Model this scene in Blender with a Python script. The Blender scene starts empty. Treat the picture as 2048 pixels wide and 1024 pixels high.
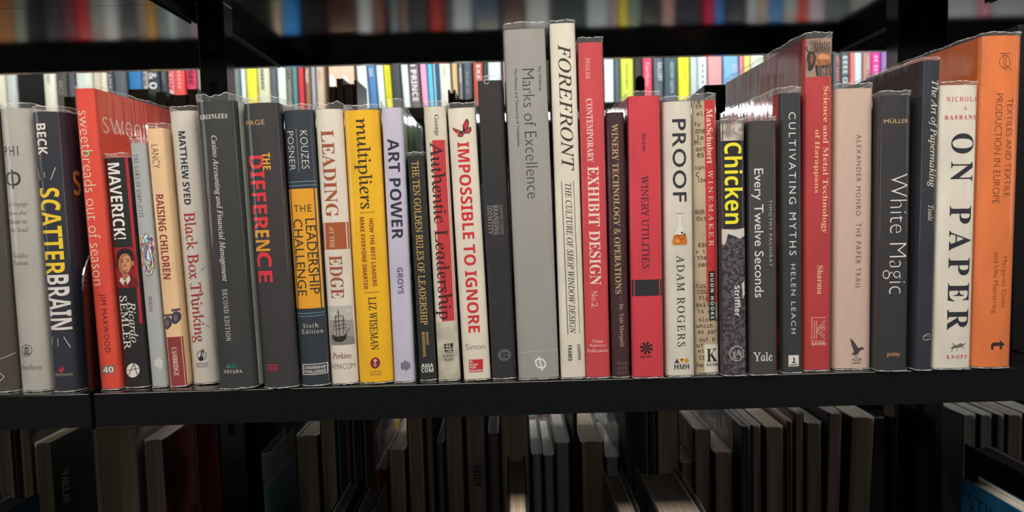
import bpy, bmesh, math, os, random
from mathutils import Vector, Matrix
rnd = random.Random(7)
SC = bpy.context.scene
COL = SC.collection

# ------------------------------------------------------------------ camera
FPX, DIST, Z0 = 1480.0, 0.62, 1.35          # focal length in pixels of a 2048 wide frame, distance to spines, eye height
YAW, PITCH, ROLL = 0.00533, 0.06627, 0.02711
def cam_axes():
    cy, sy, cp, sp = math.cos(YAW), math.sin(YAW), math.cos(PITCH), math.sin(PITCH)
    f = Vector((sy*cp, cy*cp, -sp)); r = Vector((cy, -sy, 0)); u = r.cross(f)
    c, s = math.cos(ROLL), math.sin(ROLL)
    return c*r - s*u, s*r + c*u, f
CR, CU, CF = cam_axes()
EYE = Vector((0, -DIST, Z0))
cam = bpy.data.cameras.new('camera'); co = bpy.data.objects.new('camera', cam); COL.objects.link(co)
co.matrix_world = Matrix(((CR.x, CU.x, -CF.x, EYE.x), (CR.y, CU.y, -CF.y, EYE.y), (CR.z, CU.z, -CF.z, EYE.z), (0, 0, 0, 1)))
cam.sensor_width = 36.0; cam.lens = 36.0*FPX/2048.0; cam.clip_start = 0.01
cam.dof.use_dof = True; cam.dof.focus_distance = 0.635; cam.dof.aperture_fstop = 8.0
SC.camera = co

# ------------------------------------------------------------------ world, lamps, exposure
W = bpy.data.worlds.new('world'); SC.world = W; W.use_nodes = True
W.node_tree.nodes['Background'].inputs[0].default_value = (0.9, 0.95, 1.0, 1)
W.node_tree.nodes['Background'].inputs[1].default_value = 0.09
SC.view_settings.view_transform = 'Standard'; SC.view_settings.look = 'None'
SC.view_settings.gamma = 1.0; SC.view_settings.use_curve_mapping = False
SC.view_settings.exposure = 0.0
def area(name, loc, target, sx, sy, power, col):
    l = bpy.data.lights.new(name, 'AREA'); l.shape = 'RECTANGLE'; l.size = sx; l.size_y = sy
    l.energy = power; l.color = col
    o = bpy.data.objects.new(name, l); COL.objects.link(o); o.location = loc
    o.rotation_euler = (Vector(target)-Vector(loc)).to_track_quat('-Z', 'Y').to_euler()
    return o
area('reader_aisle_lamp', (0.0, -0.80, Z0+0.90), (0.0, 0.0, Z0-0.05), 2.4, 0.35, 34, (1.0, 0.93, 0.84))
area('far_aisle_lamp', (0.1, 1.00, Z0+0.62), (0.1, 1.00, Z0+0.1), 3.2, 0.10, 15, (0.93, 0.98, 1.0))

area('far_shelf_fill_light', (0.1, 1.10, Z0+0.206), (0.1, 1.02, Z0-0.2), 3.2, 0.05, 10, (0.95, 0.98, 1.0))  # added fill strip, lifts the turned books' tops and the mirrored band
area('left_film_sheen_fill', (-3.3, -1.1, Z0+0.45), (0, -.1, Z0), 0.7, 1.3, 6.5, (0.95, 0.97, 1.0))  # added light without a known source, gives the film edges their sheen
area('right_film_sheen_fill', (3.3, -1.1, Z0+0.45), (0, -.1, Z0), 0.7, 1.3, 4, (1.0, 0.95, 0.9))  # weaker added counterpart on the right, also for the film sheen

# ------------------------------------------------------------------ materials
def lin(c):
    c = c/255.0
    return c/12.92 if c <= 0.04045 else ((c+0.055)/1.055)**2.4
def C(t): return (lin(t[0]), lin(t[1]), lin(t[2]), 1.0)
MATS = {}
def nodes_of(name):
    m = bpy.data.materials.new(name); m.use_nodes = True
    return m, m.node_tree.nodes, m.node_tree.links, m.node_tree.nodes['Principled BSDF']
def paper(col, rough=0.5, var=0.10, scale=60.0, name='cover_paper', stretch=(1, 1, .25)):
    k = ('p', col, rough, var, scale, name, stretch)
    if k in MATS: return MATS[k]
    m, n, l, b = nodes_of(name)
    tc = n.new('ShaderNodeTexCoord'); mp = n.new('ShaderNodeMapping'); mp.inputs['Scale'].default_value = stretch
    nz = n.new('ShaderNodeTexNoise'); nz.inputs['Scale'].default_value = scale; nz.inputs['Detail'].default_value = 5
    l.new(tc.outputs['Object'], mp.inputs[0]); l.new(mp.outputs[0], nz.inputs['Vector'])
    mr = n.new('ShaderNodeMapRange'); mr.inputs[1].default_value = .3; mr.inputs[2].default_value = .7
    mr.inputs[3].default_value = 1-var; mr.inputs[4].default_value = 1+var
    l.new(nz.outputs['Fac'], mr.inputs[0])
    mx = n.new('ShaderNodeMix'); mx.data_type = 'RGBA'; mx.blend_type = 'MULTIPLY'; mx.inputs[0].default_value = 1
    mx.inputs[6].default_value = C(col); l.new(mr.outputs[0], mx.inputs[7]); l.new(mx.outputs[2], b.inputs['Base Color'])
    b.inputs['Roughness'].default_value = rough; b.inputs['Specular IOR Level'].default_value = .35
    MATS[k] = m; return m
def mottled(c1, c2, scale, lo=.42, hi=.58, name='mottled_paper', c3=None, detail=8):
    k = ('m', c1, c2, scale, lo, hi, c3)
    if k in MATS: return MATS[k]
    m, n, l, b = nodes_of(name)
    tc = n.new('ShaderNodeTexCoord'); nz = n.new('ShaderNodeTexNoise'); nz.inputs['Scale'].default_value = scale; nz.inputs['Detail'].default_value = detail
    l.new(tc.outputs['Object'], nz.inputs['Vector'])
    cr = n.new('ShaderNodeValToRGB'); e = cr.color_ramp.elements
    e[0].position = lo; e[0].color = C(c1); e[1].position = hi; e[1].color = C(c2)
    if c3: x = e.new(min(.99, hi+.07)); x.color = C(c3)
    l.new(nz.outputs['Fac'], cr.inputs[0]); l.new(cr.outputs[0], b.inputs['Base Color']); b.inputs['Roughness'].default_value = .5
    MATS[k] = m; return m
def ink(col):
    k = ('i', col)
    if k in MATS: return MATS[k]
    m, n, l, b = nodes_of('printing_ink'); b.inputs['Base Color'].default_value = C(col)
    b.inputs['Roughness'].default_value = .5; b.inputs['Specular IOR Level'].default_value = .3
    MATS[k] = m; return m
def pages(col=(205, 190, 160)):
    k = ('pg', col)
    if k in MATS: return MATS[k]
    m, n, l, b = nodes_of('page_edges')
    tc = n.new('ShaderNodeTexCoord'); mp = n.new('ShaderNodeMapping'); mp.inputs['Scale'].default_value = (900, 6, 3)
    nz = n.new('ShaderNodeTexNoise'); nz.inputs['Scale'].default_value = 1; nz.inputs['Detail'].default_value = 3
    l.new(tc.outputs['Object'], mp.inputs[0]); l.new(mp.outputs[0], nz.inputs['Vector'])
    cr = n.new('ShaderNodeValToRGB'); e = cr.color_ramp.elements
    e[0].position = .3; e[0].color = C(tuple(int(v*.78) for v in col)); e[1].position = .65; e[1].color = C(col)
    l.new(nz.outputs['Fac'], cr.inputs[0]); l.new(cr.outputs[0], b.inputs['Base Color']); b.inputs['Roughness'].default_value = .8
    MATS[k] = m; return m
def black_steel():
    if 'steel' in MATS: return MATS['steel']
    m, n, l, b = nodes_of('black_powder_coat')
    tc = n.new('ShaderNodeTexCoord'); nz = n.new('ShaderNodeTexNoise'); nz.inputs['Scale'].default_value = 900; nz.inputs['Detail'].default_value = 2
    l.new(tc.outputs['Object'], nz.inputs['Vector']); bp = n.new('ShaderNodeBump'); bp.inputs['Strength'].default_value = .03
    l.new(nz.outputs['Fac'], bp.inputs['Height']); l.new(bp.outputs[0], b.inputs['Normal'])
    b.inputs['Base Color'].default_value = (.0035, .0035, .0036, 1); b.inputs['Roughness'].default_value = .12
    b.inputs['Specular IOR Level'].default_value = .65
    MATS['steel'] = m; return m
def black_matt():
    if 'matt' in MATS: return MATS['matt']
    m, n, l, b = nodes_of('black_board'); b.inputs['Base Color'].default_value = (.004, .004, .0045, 1)
    b.inputs['Roughness'].default_value = .55; b.inputs['Specular IOR Level'].default_value = .25
    MATS['matt'] = m; return m
def plastic(haze=.008, bump=.3):
    if ('pl', haze) in MATS: return MATS[('pl', haze)]
    m, n, l, b = nodes_of('clear_jacket_film'); out = n['Material Output']; n.remove(b)
    tc = n.new('ShaderNodeTexCoord'); mp = n.new('ShaderNodeMapping'); mp.inputs['Scale'].default_value = (95, 60, 5)
    nz = n.new('ShaderNodeTexNoise'); nz.inputs['Scale'].default_value = 1; nz.inputs['Detail'].default_value = 2.5
    l.new(tc.outputs['Object'], mp.inputs[0]); l.new(mp.outputs[0], nz.inputs['Vector'])
    bp = n.new('ShaderNodeBump'); bp.inputs['Strength'].default_value = bump; bp.inputs['Distance'].default_value = .004
    l.new(nz.outputs['Fac'], bp.inputs['Height'])
    gl = n.new('ShaderNodeBsdfGlossy'); gl.inputs['Roughness'].default_value = .09; l.new(bp.outputs[0], gl.inputs['Normal'])
    tr = n.new('ShaderNodeBsdfTransparent'); tr.inputs[0].default_value = (.985, .985, .985, 1)
    ge = n.new('ShaderNodeNewGeometry'); dt = n.new('ShaderNodeVectorMath'); dt.operation = 'DOT_PRODUCT'
    l.new(ge.outputs['Normal'], dt.inputs[0]); l.new(ge.outputs['Incoming'], dt.inputs[1])
    def mth(op, a, b=None):
        q = n.new('ShaderNodeMath'); q.operation = op
        for k, v in ((0, a), (1, b)):
            if v is None: continue
            if isinstance(v, (int, float)): q.inputs[k].default_value = v
            else: l.new(v, q.inputs[k])
        return q.outputs[0]
    c5 = mth('POWER', mth('SUBTRACT', 1.0, mth('ABSOLUTE', dt.outputs['Value'])), 5.0)     # both faces of a thin film reflect alike
    fr = n.new('ShaderNodeMath'); fr.operation = 'MULTIPLY_ADD'; l.new(c5, fr.inputs[0]); fr.inputs[1].default_value = .93; fr.inputs[2].default_value = .055
    mx = n.new('ShaderNodeMixShader'); l.new(fr.outputs[0], mx.inputs[0]); l.new(tr.outputs[0], mx.inputs[1]); l.new(gl.outputs[0], mx.inputs[2])
    df = n.new('ShaderNodeBsdfDiffuse'); df.inputs[0].default_value = (.85, .85, .85, 1); l.new(bp.outputs[0], df.inputs['Normal'])
    m2 = n.new('ShaderNodeMixShader'); m2.inputs[0].default_value = haze
    l.new(mx.outputs[0], m2.inputs[1]); l.new(df.outputs[0], m2.inputs[2]); l.new(m2.outputs[0], out.inputs[0])
    MATS[('pl', haze)] = m; return m
def film_edge():
    if 'fe' in MATS: return MATS['fe']
    m, n, l, b = nodes_of('jacket_film_cut_edge'); out = n['Material Output']; n.remove(b)
    tr = n.new('ShaderNodeBsdfTransparent'); df = n.new('ShaderNodeBsdfDiffuse'); df.inputs[0].default_value = (.9, .9, .88, 1)
    tl = n.new('ShaderNodeBsdfTranslucent'); tl.inputs[0].default_value = (.9, .9, .88, 1)
    ad = n.new('ShaderNodeMixShader'); ad.inputs[0].default_value = .35; l.new(df.outputs[0], ad.inputs[1]); l.new(tl.outputs[0], ad.inputs[2])
    tc = n.new('ShaderNodeTexCoord'); nz = n.new('ShaderNodeTexNoise'); nz.inputs['Scale'].default_value = 260; l.new(tc.outputs['Object'], nz.inputs['Vector'])
    mr = n.new('ShaderNodeMapRange'); mr.inputs[1].default_value = .35; mr.inputs[2].default_value = .65; mr.inputs[3].default_value = .25; mr.inputs[4].default_value = .95
    l.new(nz.outputs['Fac'], mr.inputs[0])
    mx = n.new('ShaderNodeMixShader'); l.new(mr.outputs[0], mx.inputs[0]); l.new(tr.outputs[0], mx.inputs[1]); l.new(ad.outputs[0], mx.inputs[2])
    l.new(mx.outputs[0], out.inputs[0]); MATS['fe'] = m; return m

# ------------------------------------------------------------------ helpers
def at(x, y, Y):
    d = CF*FPX + CR*(x-1024) - CU*(y-512)
    return EYE + d*((Y+DIST)/d.y)
def atx(x, y, X):
    d = CF*FPX + CR*(x-1024) - CU*(y-512)
    return EYE + d*(X/d.x)
def mesh_obj(name, verts, faces, mats, parent=None, slots=None, smooth=False):
    me = bpy.data.meshes.new(name); me.from_pydata(verts, [], faces)
    for m in (mats if isinstance(mats, (list, tuple)) else [mats]): me.materials.append(m)
    if slots: me.polygons.foreach_set('material_index', slots)
    if smooth: me.polygons.foreach_set('use_smooth', [True]*len(me.polygons))
    o = bpy.data.objects.new(name, me); COL.objects.link(o)
    if parent: o.parent = parent
    return o
def thing(name, label, cat, loc, rot=(0, 0, 0), group=None):
    o = bpy.data.objects.new(name, None); COL.objects.link(o); o.location = loc; o.rotation_euler = rot
    o.empty_display_size = .02; o['label'] = label; o['category'] = cat
    if group: o['group'] = group
    return o
def bevel_box(name, x0, x1, y0, y1, z0, z1, mat, parent=None, bev=.0012, seg=2):
    bm = bmesh.new(); bmesh.ops.create_cube(bm, size=1)
    for v in bm.verts:
        v.co = Vector(((x0+x1)/2+v.co.x*(x1-x0), (y0+y1)/2+v.co.y*(y1-y0), (z0+z1)/2+v.co.z*(z1-z0)))
    if bev: bmesh.ops.bevel(bm, geom=bm.edges[:], offset=bev, segments=seg, affect='EDGES', profile=.5)
    me = bpy.data.meshes.new(name); bm.to_mesh(me); bm.free(); me.materials.append(mat)
    o = bpy.data.objects.new(name, me); COL.objects.link(o)
    if parent: o.parent = parent
    return o

# ------------------------------------------------------------------ lettering
FD = bpy.utils.system_resource('DATAFILES', path='fonts') or ''
def load_font(start):
    try:
        for f in sorted(os.listdir(FD)):
            if f.startswith(start): return bpy.data.fonts.load(os.path.join(FD, f))
    except Exception: pass
    return None
MATHF, MONOF = load_font('NotoSansMath'), load_font('DejaVuSansMono')
def remap(s, up, lo, dg=None):
    o = ''
    for c in s:
        if 'A' <= c <= 'Z': o += chr(up+ord(c)-65)
        elif 'a' <= c <= 'z': o += '\u210e' if (lo == 0x1D44E and c == 'h') else chr(lo+ord(c)-97)
        elif dg and '0' <= c <= '9': o += chr(dg+ord(c)-48)
        else: o += c
    return o
def styled(s, st):   # -> text, font, offset, shear
    if st == 'serif': return remap(s, 0x1D434, 0x1D44E), MATHF, .004, -.28
    if st == 'serifi': return remap(s, 0x1D434, 0x1D44E), MATHF, .002, 0
    if st == 'serifb': return remap(s, 0x1D400, 0x1D41A, 0x1D7CE), MATHF, 0, 0
    if st == 'sansb': return remap(s, 0x1D5D4, 0x1D5EE, 0x1D7EC), MATHF, 0, 0
    if st == 'sans': return s, None, 0, 0
    if st == 'sansl': return s, None, -.016, 0
    if st == 'sansxl': return s, None, -.022, 0
    if st == 'sansr': return s, None, .012, 0
    if st == 'mono': return s, MONOF, .008, 0
    return s, None, 0, 0
TC = {}
def glyphs(s, st, spacing=1.0):
    k = (s, st, spacing)
    if k in TC: return TC[k]
    body, font, off, sh = styled(s, st)
    c = bpy.data.curves.new('lettering', 'FONT'); c.body = body; c.offset = off; c.shear = sh; c.resolution_u = 3
    c.space_character = spacing
    if font: c.font = font
    o = bpy.data.objects.new('lettering', c); me = o.to_mesh()
    vs = [(v.co.x, v.co.y) for v in me.vertices]; fs = [tuple(p.vertices) for p in me.polygons]
    o.to_mesh_clear(); bpy.data.objects.remove(o); bpy.data.curves.remove(c)
    if not vs: vs, fs = [(0, 0), (1, 0), (1, 1)], [(0, 1, 2)]
    x0 = min(v[0] for v in vs); x1 = max(v[0] for v in vs); y0 = min(v[1] for v in vs); y1 = max(v[1] for v in vs)
    vs = [((a-x0)/max(1e-6, x1-x0), (b-y0)/max(1e-6, y1-y0)) for a, b in vs]
    TC[k] = (vs, fs); return TC[k]

# ------------------------------------------------------------------ books
def arc_profile(Wd, hl, hr, T, s, n=14):
    """outline of cover seen from above: left board back -> round spine -> right board back; x across, y depth"""
    pts = [(-hl, T), (-hl, T*.5), (-hl, .011+s)]
    pts += [(-hl*.35-Wd*.5*.65, .006+s)]
    for i in range(n+1):
        t = -1+2*i/n; e = abs(t)
        x = t*Wd/2; y = s*(e**2)+.0009*(e**14)
        pts.append((x, y))
    pts += [(hr*.35+Wd*.5*.65, .006+s), (hr, .011+s), (hr, T*.5), (hr, T)]
    return pts
def offset_profile(pts, d):
    out = []
    for i, p in enumerate(pts):
        a = Vector(pts[max(0, i-1)]); b = Vector(pts[min(len(pts)-1, i+1)])
        t = (b-a).normalized(); nrm = Vector((t.y, -t.x))   # outward for this travel direction
        q = Vector(p)+nrm*d; out.append((q.x, q.y))
    return out
def cover_mesh(name, pts, th, z0, z1, mats, parent, bevel_top=True):
    inner = offset_profile(pts, -th); n = len(pts)
    verts = [(x, y, z0) for x, y in pts]+[(x, y, z1) for x, y in pts]+[(x, y, z0) for x, y in inner]+[(x, y, z1) for x, y in inner]
    lo = len(verts); verts += [(x, y, z0) for x, y in pts]+[(x, y, z1) for x, y in pts]    # outer face has its own vertices: clean normals
    f, sl, fl = [], [], []
    for i in range(n-1):
        slot = 1 if i < 3 else (2 if i >= n-4 else 0)
        f.append((lo+i, lo+i+1, lo+n+i+1, lo+n+i)); sl.append(slot); fl.append(slot == 0)
        f.append((2*n+i+1, 2*n+i, 3*n+i, 3*n+i+1)); sl.append(3); fl.append(False)
        f.append((n+i, n+i+1, 3*n+i+1, 3*n+i)); sl.append(slot); fl.append(False)
        f.append((i+1, i, 2*n+i, 2*n+i+1)); sl.append(slot); fl.append(False)
    for a in (0, n-1): f.append((a, n+a, 3*n+a, 2*n+a) if a == 0 else (n+a, a, 2*n+a, 3*n+a)); sl.append(1 if a == 0 else 2); fl.append(False)
    o = mesh_obj(name, verts, f, mats, parent, sl)
    o.data.polygons.foreach_set('use_smooth', fl); return o
def page_block(parent, x0, x1, y0, y1, z0, z1, col, hollow=.003, round_=.002):
    n = 8; front = []; back = []
    for i in range(n+1):
        t = -1+2*i/n; x = x0+(x1-x0)*i/n
        front.append((x, y0+round_*t*t)); back.append((x, y1-hollow*(1-t*t)))
    loop = front+back[::-1]; m = len(loop)
    verts = [(x, y, z0) for x, y in loop]+[(x, y, z1) for x, y in loop]
    f = [(i, (i+1) % m, m+(i+1) % m, m+i) for i in range(m)]
    for i in range(n): f += [(i+1, i, m-1-i, m-2-i), (m+i, m+i+1, 2*m-2-i, 2*m-1-i)]
    return mesh_obj('page_block', verts, f, pages(col), parent)
def jacket(parent, pts, z0, z1, seed, rag=.0012, gap=.0004, dip=0.0, bulge=.0, cover_top=None, film=None):
    """clear film folded round the cover, standing a little above it, with a wavy cut edge"""
    r = random.Random(seed)
    dense = []
    for i in range(len(pts)-1):
        a, b = Vector(pts[i]), Vector(pts[i+1]); k = max(1, int((b-a).length/.004))
        for j in range(k): q = a.lerp(b, j/k); dense.append((q.x, q.y))
    dense.append(pts[-1]); p = offset_profile(dense, gap); n = len(p)
    hs, h = [], 0
    ph = [r.uniform(0, 6.3) for _ in range(3)]
    for i in range(n):
        s = i*.004
        h = rag*(.6*math.sin(s*150+ph[0])+.3*math.sin(s*420+ph[1])+.18*r.uniform(-1, 1))
        hs.append(h)
    he = .0006
    zt = z1
    fr = [(0, 0), (0, he), (0, .004), (0, .35), (0, .7), (0, .92)]
    rows = []
    ymax = max(q[1] for q in p)
    for kind in range(9):
        row = []
        for i, (x, y) in enumerate(p):
            top = zt+hs[i]-dip*max(0, y/ymax)**.7
            zc = z1 if cover_top is None else min(cover_top, top-.0015)
            if kind == 0: z = z0+max(0, hs[(i*3) % n])*.4
            elif kind == 1: z = z0+.0009+max(0, hs[(i*3) % n])*.4
            elif kind < 6: z = z0+(zc-z0)*(.02, .4, .8, 1)[kind-2]
            elif kind == 6: z = zc+(top-zc)*.5
            elif kind == 7: z = top-he*(.6+.8*abs(math.sin(i*1.7+ph[2])))
            else: z = top
            w = bulge*math.sin(i*.9+ph[1])*(1 if kind >= 6 else 0)*.6
            if kind in (0, 1): w = .0006*math.sin(i*.7+ph[0])
            row.append((x, y-abs(w), z))
        rows.append(row)
    verts = [v for row in rows for v in row]; f, sl = [], []
    for k in range(8):
        for i in range(n-1):
            f.append((k*n+i, k*n+i+1, (k+1)*n+i+1, (k+1)*n+i)); sl.append(1 if k in (0, 7) else (2 if k in (5, 6) else 0))
    return mesh_obj('plastic_jacket', verts, f, [film or plastic(), film_edge(), plastic(.09, .9)], parent, sl, smooth=True)

ZSHELF = -.147
class Book: pass
def parse_book(q):
    b = Book(); b.__dict__.update(q)
    (b.xtl, b.xtr, b.yt), (b.xbl, b.xbr, b.yb) = q['top'], q['bot']
    z0 = at((b.xbl+b.xbr)/2, b.yb+2, 0).z-Z0
    b.Y = q.get('Y', max(-.008, min(.05, DIST*(ZSHELF/z0-1))))
    tl, tr, bl, br = at(b.xtl, b.yt, b.Y), at(b.xtr, b.yt, b.Y), at(b.xbl, b.yb, b.Y), at(b.xbr, b.yb, b.Y)
    b.zt = (tl.z+tr.z)/2; b.zs = Z0+ZSHELF
    b.eL = (bl.x, (tl.x-bl.x)/(tl.z-bl.z), bl.z); b.eR = (br.x, (tr.x-br.x)/(tr.z-br.z), br.z)
    return b
def edge_x(e, z): return e[0]+e[1]*(z-e[2])
def fit_books(L):
    for b in L: b.padL = b.padR = .0016; b.cutL = b.cutR = 0.0
    for a, b in zip(L, L[1:]):
        zs = [a.zs, min(a.zt, b.zt)]
        la = sum((edge_x(a.eR, z)) for z in zs)/2
        gap = min(edge_x(b.eL, z)-edge_x(a.eR, z) for z in zs)-.0014
        if gap < 0: a.cutR = -gap/2; b.cutL = -gap/2; a.padR = b.padL = 0
        else: a.padR = min(a.__dict__.get('padmax', .0022), gap*.5); b.padL = min(.0022, gap-a.padR)
    for b in L:
        tm, bm_ = (edge_x(b.eL, b.zt)+edge_x(b.eR, b.zt))/2, (edge_x(b.eL, b.zs)+edge_x(b.eR, b.zs))/2
        b.lean = math.atan2(tm-bm_, b.zt-b.zs)
        wt, wb = edge_x(b.eR, b.zt)-edge_x(b.eL, b.zt), edge_x(b.eR, b.zs)-edge_x(b.eL, b.zs)
        b.W0 = (wt+wb)/2; b.W = b.W0-b.cutL-b.cutR
        b.cx = bm_+(b.cutL-b.cutR)/2; b.dx = (b.cutL-b.cutR)/2
        b.H = (b.zt-b.zs)/math.cos(b.lean)
        b.z = b.zs+abs(math.sin(b.lean))*(b.W/2+.003)+.0002
def pmap(b, x, y):
    t = (y-b.yt)/(b.yb-b.yt)
    xl = b.xtl+(b.xbl-b.xtl)*t; xr = b.xtr+(b.xbr-b.xtr)*t
    return ((x-xl)/(xr-xl)-.5)*b.W0-b.dx, (1-t)*b.H+.0012*t
def spine_y(b, x): 
    e = min(1.0, abs(2*x/b.W)); return b.s*e*e+.0009*e**14
def bend_print(b, name, verts, faces, mats, slots, layer):
    """print lying on the spine: cut where the spine curves, then laid on it"""
    lim = b.W/2*.985
    bm = bmesh.new(); vv = [bm.verts.new((x, 0, z)) for x, z in verts]
    for f, s in zip(faces, slots):
        try: q = bm.faces.new([vv[i] for i in f]); q.material_index = s
        except ValueError: pass
    if b.s > .0003:
        for k in range(-5, 6):
            bmesh.ops.bisect_plane(bm, geom=bm.verts[:]+bm.edges[:]+bm.faces[:], plane_co=(b.W*.5*k/5.5, 0, 0), plane_no=(1, 0, 0))
    for sgn in (-1, 1):
        bmesh.ops.bisect_plane(bm, geom=bm.verts[:]+bm.edges[:]+bm.faces[:], plane_co=(sgn*lim, 0, 0), plane_no=(sgn, 0, 0), clear_outer=True)
    bmesh.ops.triangulate(bm, faces=[f for f in bm.faces if len(f.verts) > 4])
    for v in bm.verts: v.co.y = spine_y(b, v.co.x)-.00004-.00005*layer
    for f in bm.faces:
        f.normal_update()
        if f.normal.y > 0: f.normal_flip()
    me = bpy.data.meshes.new(name); bm.to_mesh(me); bm.free()
    for m in mats: me.materials.append(m)
    o = bpy.data.objects.new(name, me); COL.objects.link(o); o.parent = b.root; return o
def text_on(b, name, s, st, col, y0, y1, xa, xb, ym=None, d='d', sp=1.0, layer=2):
    vs, fs = glyphs(s, st, sp)
    ym = (y0+y1)/2 if ym is None else ym
    xA, xB = pmap(b, xa, ym)[0], pmap(b, xb, ym)[0]
    zA, zB = pmap(b, xa, y0)[1], pmap(b, xa, y1)[1]
    if d == 'd': V = [(xA+(xB-xA)*v, zA+(zB-zA)*u) for u, v in vs]
    elif d == 'u': V = [(xB+(xA-xB)*v, zB+(zA-zB)*u) for u, v in vs]
    else: V = [(xA+(xB-xA)*u, zB+(zA-zB)*v) for u, v in vs]
    return bend_print(b, name, V, fs, [ink(col)], [0]*len(fs), layer)
def shapes_on(b, name, items, layer=1):
    """items: (colour or material, polygon in photo pixels)"""
    mats, V, F, S = [], [], [], []
    for c, poly in items:
        m = c if not isinstance(c, tuple) else ink(c)
        if m not in mats: mats.append(m)
        F.append(tuple(range(len(V), len(V)+len(poly)))); S.append(mats.index(m))
        V += [pmap(b, x, y) for x, y in poly]
    return bend_print(b, name, V, F, mats, S, layer)
def layered(b, name, groups, base=1):
    """several shape layers joined in one print"""
    parts = [shapes_on(b, name, g, base+i) for i, g in enumerate(groups)]
    keep = parts[0]
    if len(parts) > 1:
        bm = bmesh.new(); mats = []
        for p in parts:
            me = p.data; idx = []
            for m in me.materials:
                if m not in mats: mats.append(m)
                idx.append(mats.index(m))
            t = bmesh.new(); t.from_mesh(me)
            for f in t.faces: f.material_index = idx[f.material_index]
            t2 = bpy.data.meshes.new('layer'); t.to_mesh(t2); t.free(); bm.from_mesh(t2); bpy.data.meshes.remove(t2)
        me = bpy.data.meshes.new(name); bm.to_mesh(me); bm.free()
        for m in mats: me.materials.append(m)
        for p in parts[1:]: bpy.data.objects.remove(p)
        keep.data = me
    return keep
def R(x0, y0, x1, y1): return [(x0, y0), (x1, y0), (x1, y1), (x0, y1)]
def EL(cx, cy, rx, ry=None, n=18, a0=0, a1=360):
    ry = rx if ry is None else ry
    return [(cx+rx*math.cos(math.radians(a0+(a1-a0)*i/n)), cy+ry*math.sin(math.radians(a0+(a1-a0)*i/n))) for i in range(n if a1-a0 == 360 else n+1)]
def LN(x0, y0, x1, y1, w=1.0):
    dx, dy = x1-x0, y1-y0; q = math.hypot(dx, dy) or 1; a, c = -dy/q*w/2, dx/q*w/2
    return [(x0+a, y0+c), (x1+a, y1+c), (x1-a, y1-c), (x0-a, y0-c)]
def RING(cx, cy, r, w=1.2, n=20, ry=None, rot=0, a0=0, a1=360):
    ry = ry or r; out = []; cr, sr = math.cos(rot), math.sin(rot)
    def P(q, k): 
        a = math.radians(a0+(a1-a0)*k/n); x, y = (r+q)*math.cos(a), (ry+q)*math.sin(a)
        return (cx+x*cr-y*sr, cy+x*sr+y*cr)
    for k in range(n): out.append([P(-w/2, k), P(w/2, k), P(w/2, k+1), P(-w/2, k+1)])
    return out
def band(b, y0, y1, col, name='printed_band', u0=0.0, u1=1.0, layer=0):
    def e(y):
        t = (y-b.yt)/(b.yb-b.yt); l = b.xtl+(b.xbl-b.xtl)*t; r = b.xtr+(b.xbr-b.xtr)*t
        return l+(r-l)*u0, l+(r-l)*u1
    a, c = e(y0), e(y1)
    return shapes_on(b, name, [(col, [(a[0], y0), (a[1], y0), (c[1], y1), (c[0], y1)])], layer)
def side_text(b, name, s, st, col, x0, x1, y0, y1, side):
    X = b.cx+side*(b.W/2+(b.padR if side > 0 else b.padL))+b.lean*(b.H*.7)
    p0, p1 = atx(x0, (y0+y1)/2, X), atx(x1, (y0+y1)/2, X); zt, zb = atx(x0, y0, X).z-b.z, atx(x0, y1, X).z-b.z
    vs, fs = glyphs(s, st); hw = side*(b.W/2+(b.padR if side > 0 else b.padL)+.0001)
    V = [(hw, p0.y-b.Y+(p1.y-p0.y)*u, zb+(zt-zb)*v) for u, v in vs]
    return mesh_obj(name, V, fs, ink(col), b.root)
GROUP_MID = 'books standing on the middle shelf'
def build_book(b, i):
    hard = b.__dict__.get('hard', True); b.s = b.__dict__.get('s', .0032 if hard else .0008)
    T = b.__dict__.get('T', .165); hl, hr = b.W/2+b.padL, b.W/2+b.padR
    b.root = thing('hardcover_book' if hard else 'paperback_book', b.label, 'book', (b.cx, b.Y, b.z), (0, b.lean, 0), GROUP_MID)
    sm = b.mat if hasattr(b, 'mat') else paper(b.col)
    lm = paper(b.left) if isinstance(b.__dict__.get('left'), tuple) else b.__dict__.get('left', sm)
    rm = paper(b.right) if isinstance(b.__dict__.get('right'), tuple) else b.__dict__.get('right', sm)
    pts = arc_profile(b.W, hl, hr, T, b.s); th = .0024 if hard else .0006
    cover_mesh('cover', pts, th, .0012, b.H, [sm, lm, rm, paper((225, 220, 208))], b.root)
    ins = .003 if hard else .0003
    page_block(b.root, -hl+th+.0002, hr-th-.0002, b.s+.006, T-ins*1.3, .0012+ins, b.H-ins, b.__dict__.get('pg', (215, 205, 180)))
    if b.__dict__.get('film', True):
        dz = (b.yt-b.ft)/(b.yb-b.yt)*b.H
        jacket(b.root, pts, 0.0, b.H+dz, i*13+5, rag=b.__dict__.get('rag', .0007), dip=b.__dict__.get('dip', 0.0), bulge=.0015, cover_top=b.H)
    for q in b.__dict__.get('prints', []):
        q(b)
def T(name, s, st, col, y0, y1, xa, xb, ym=None, d='d', sp=1.0, layer=2):
    return lambda b: text_on(b, name, s, st, col, y0, y1, xa, xb, ym, d, sp, layer)
def H(name, s, st, col, y0, y1, xa, xb, sp=1.0, layer=2): return T(name, s, st, col, y0, y1, xa, xb, None, 'h', sp, layer)
def B(y0, y1, col, name='printed_band', u0=0.0, u1=1.0, layer=0): return lambda b: band(b, y0, y1, col, name, u0, u1, layer)
def S(name, *groups): return lambda b: layered(b, name, groups)
def SIDE(name, s, st, col, x0, x1, y0, y1, side): return lambda b: side_text(b, name, s, st, col, x0, x1, y0, y1, side)

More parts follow.
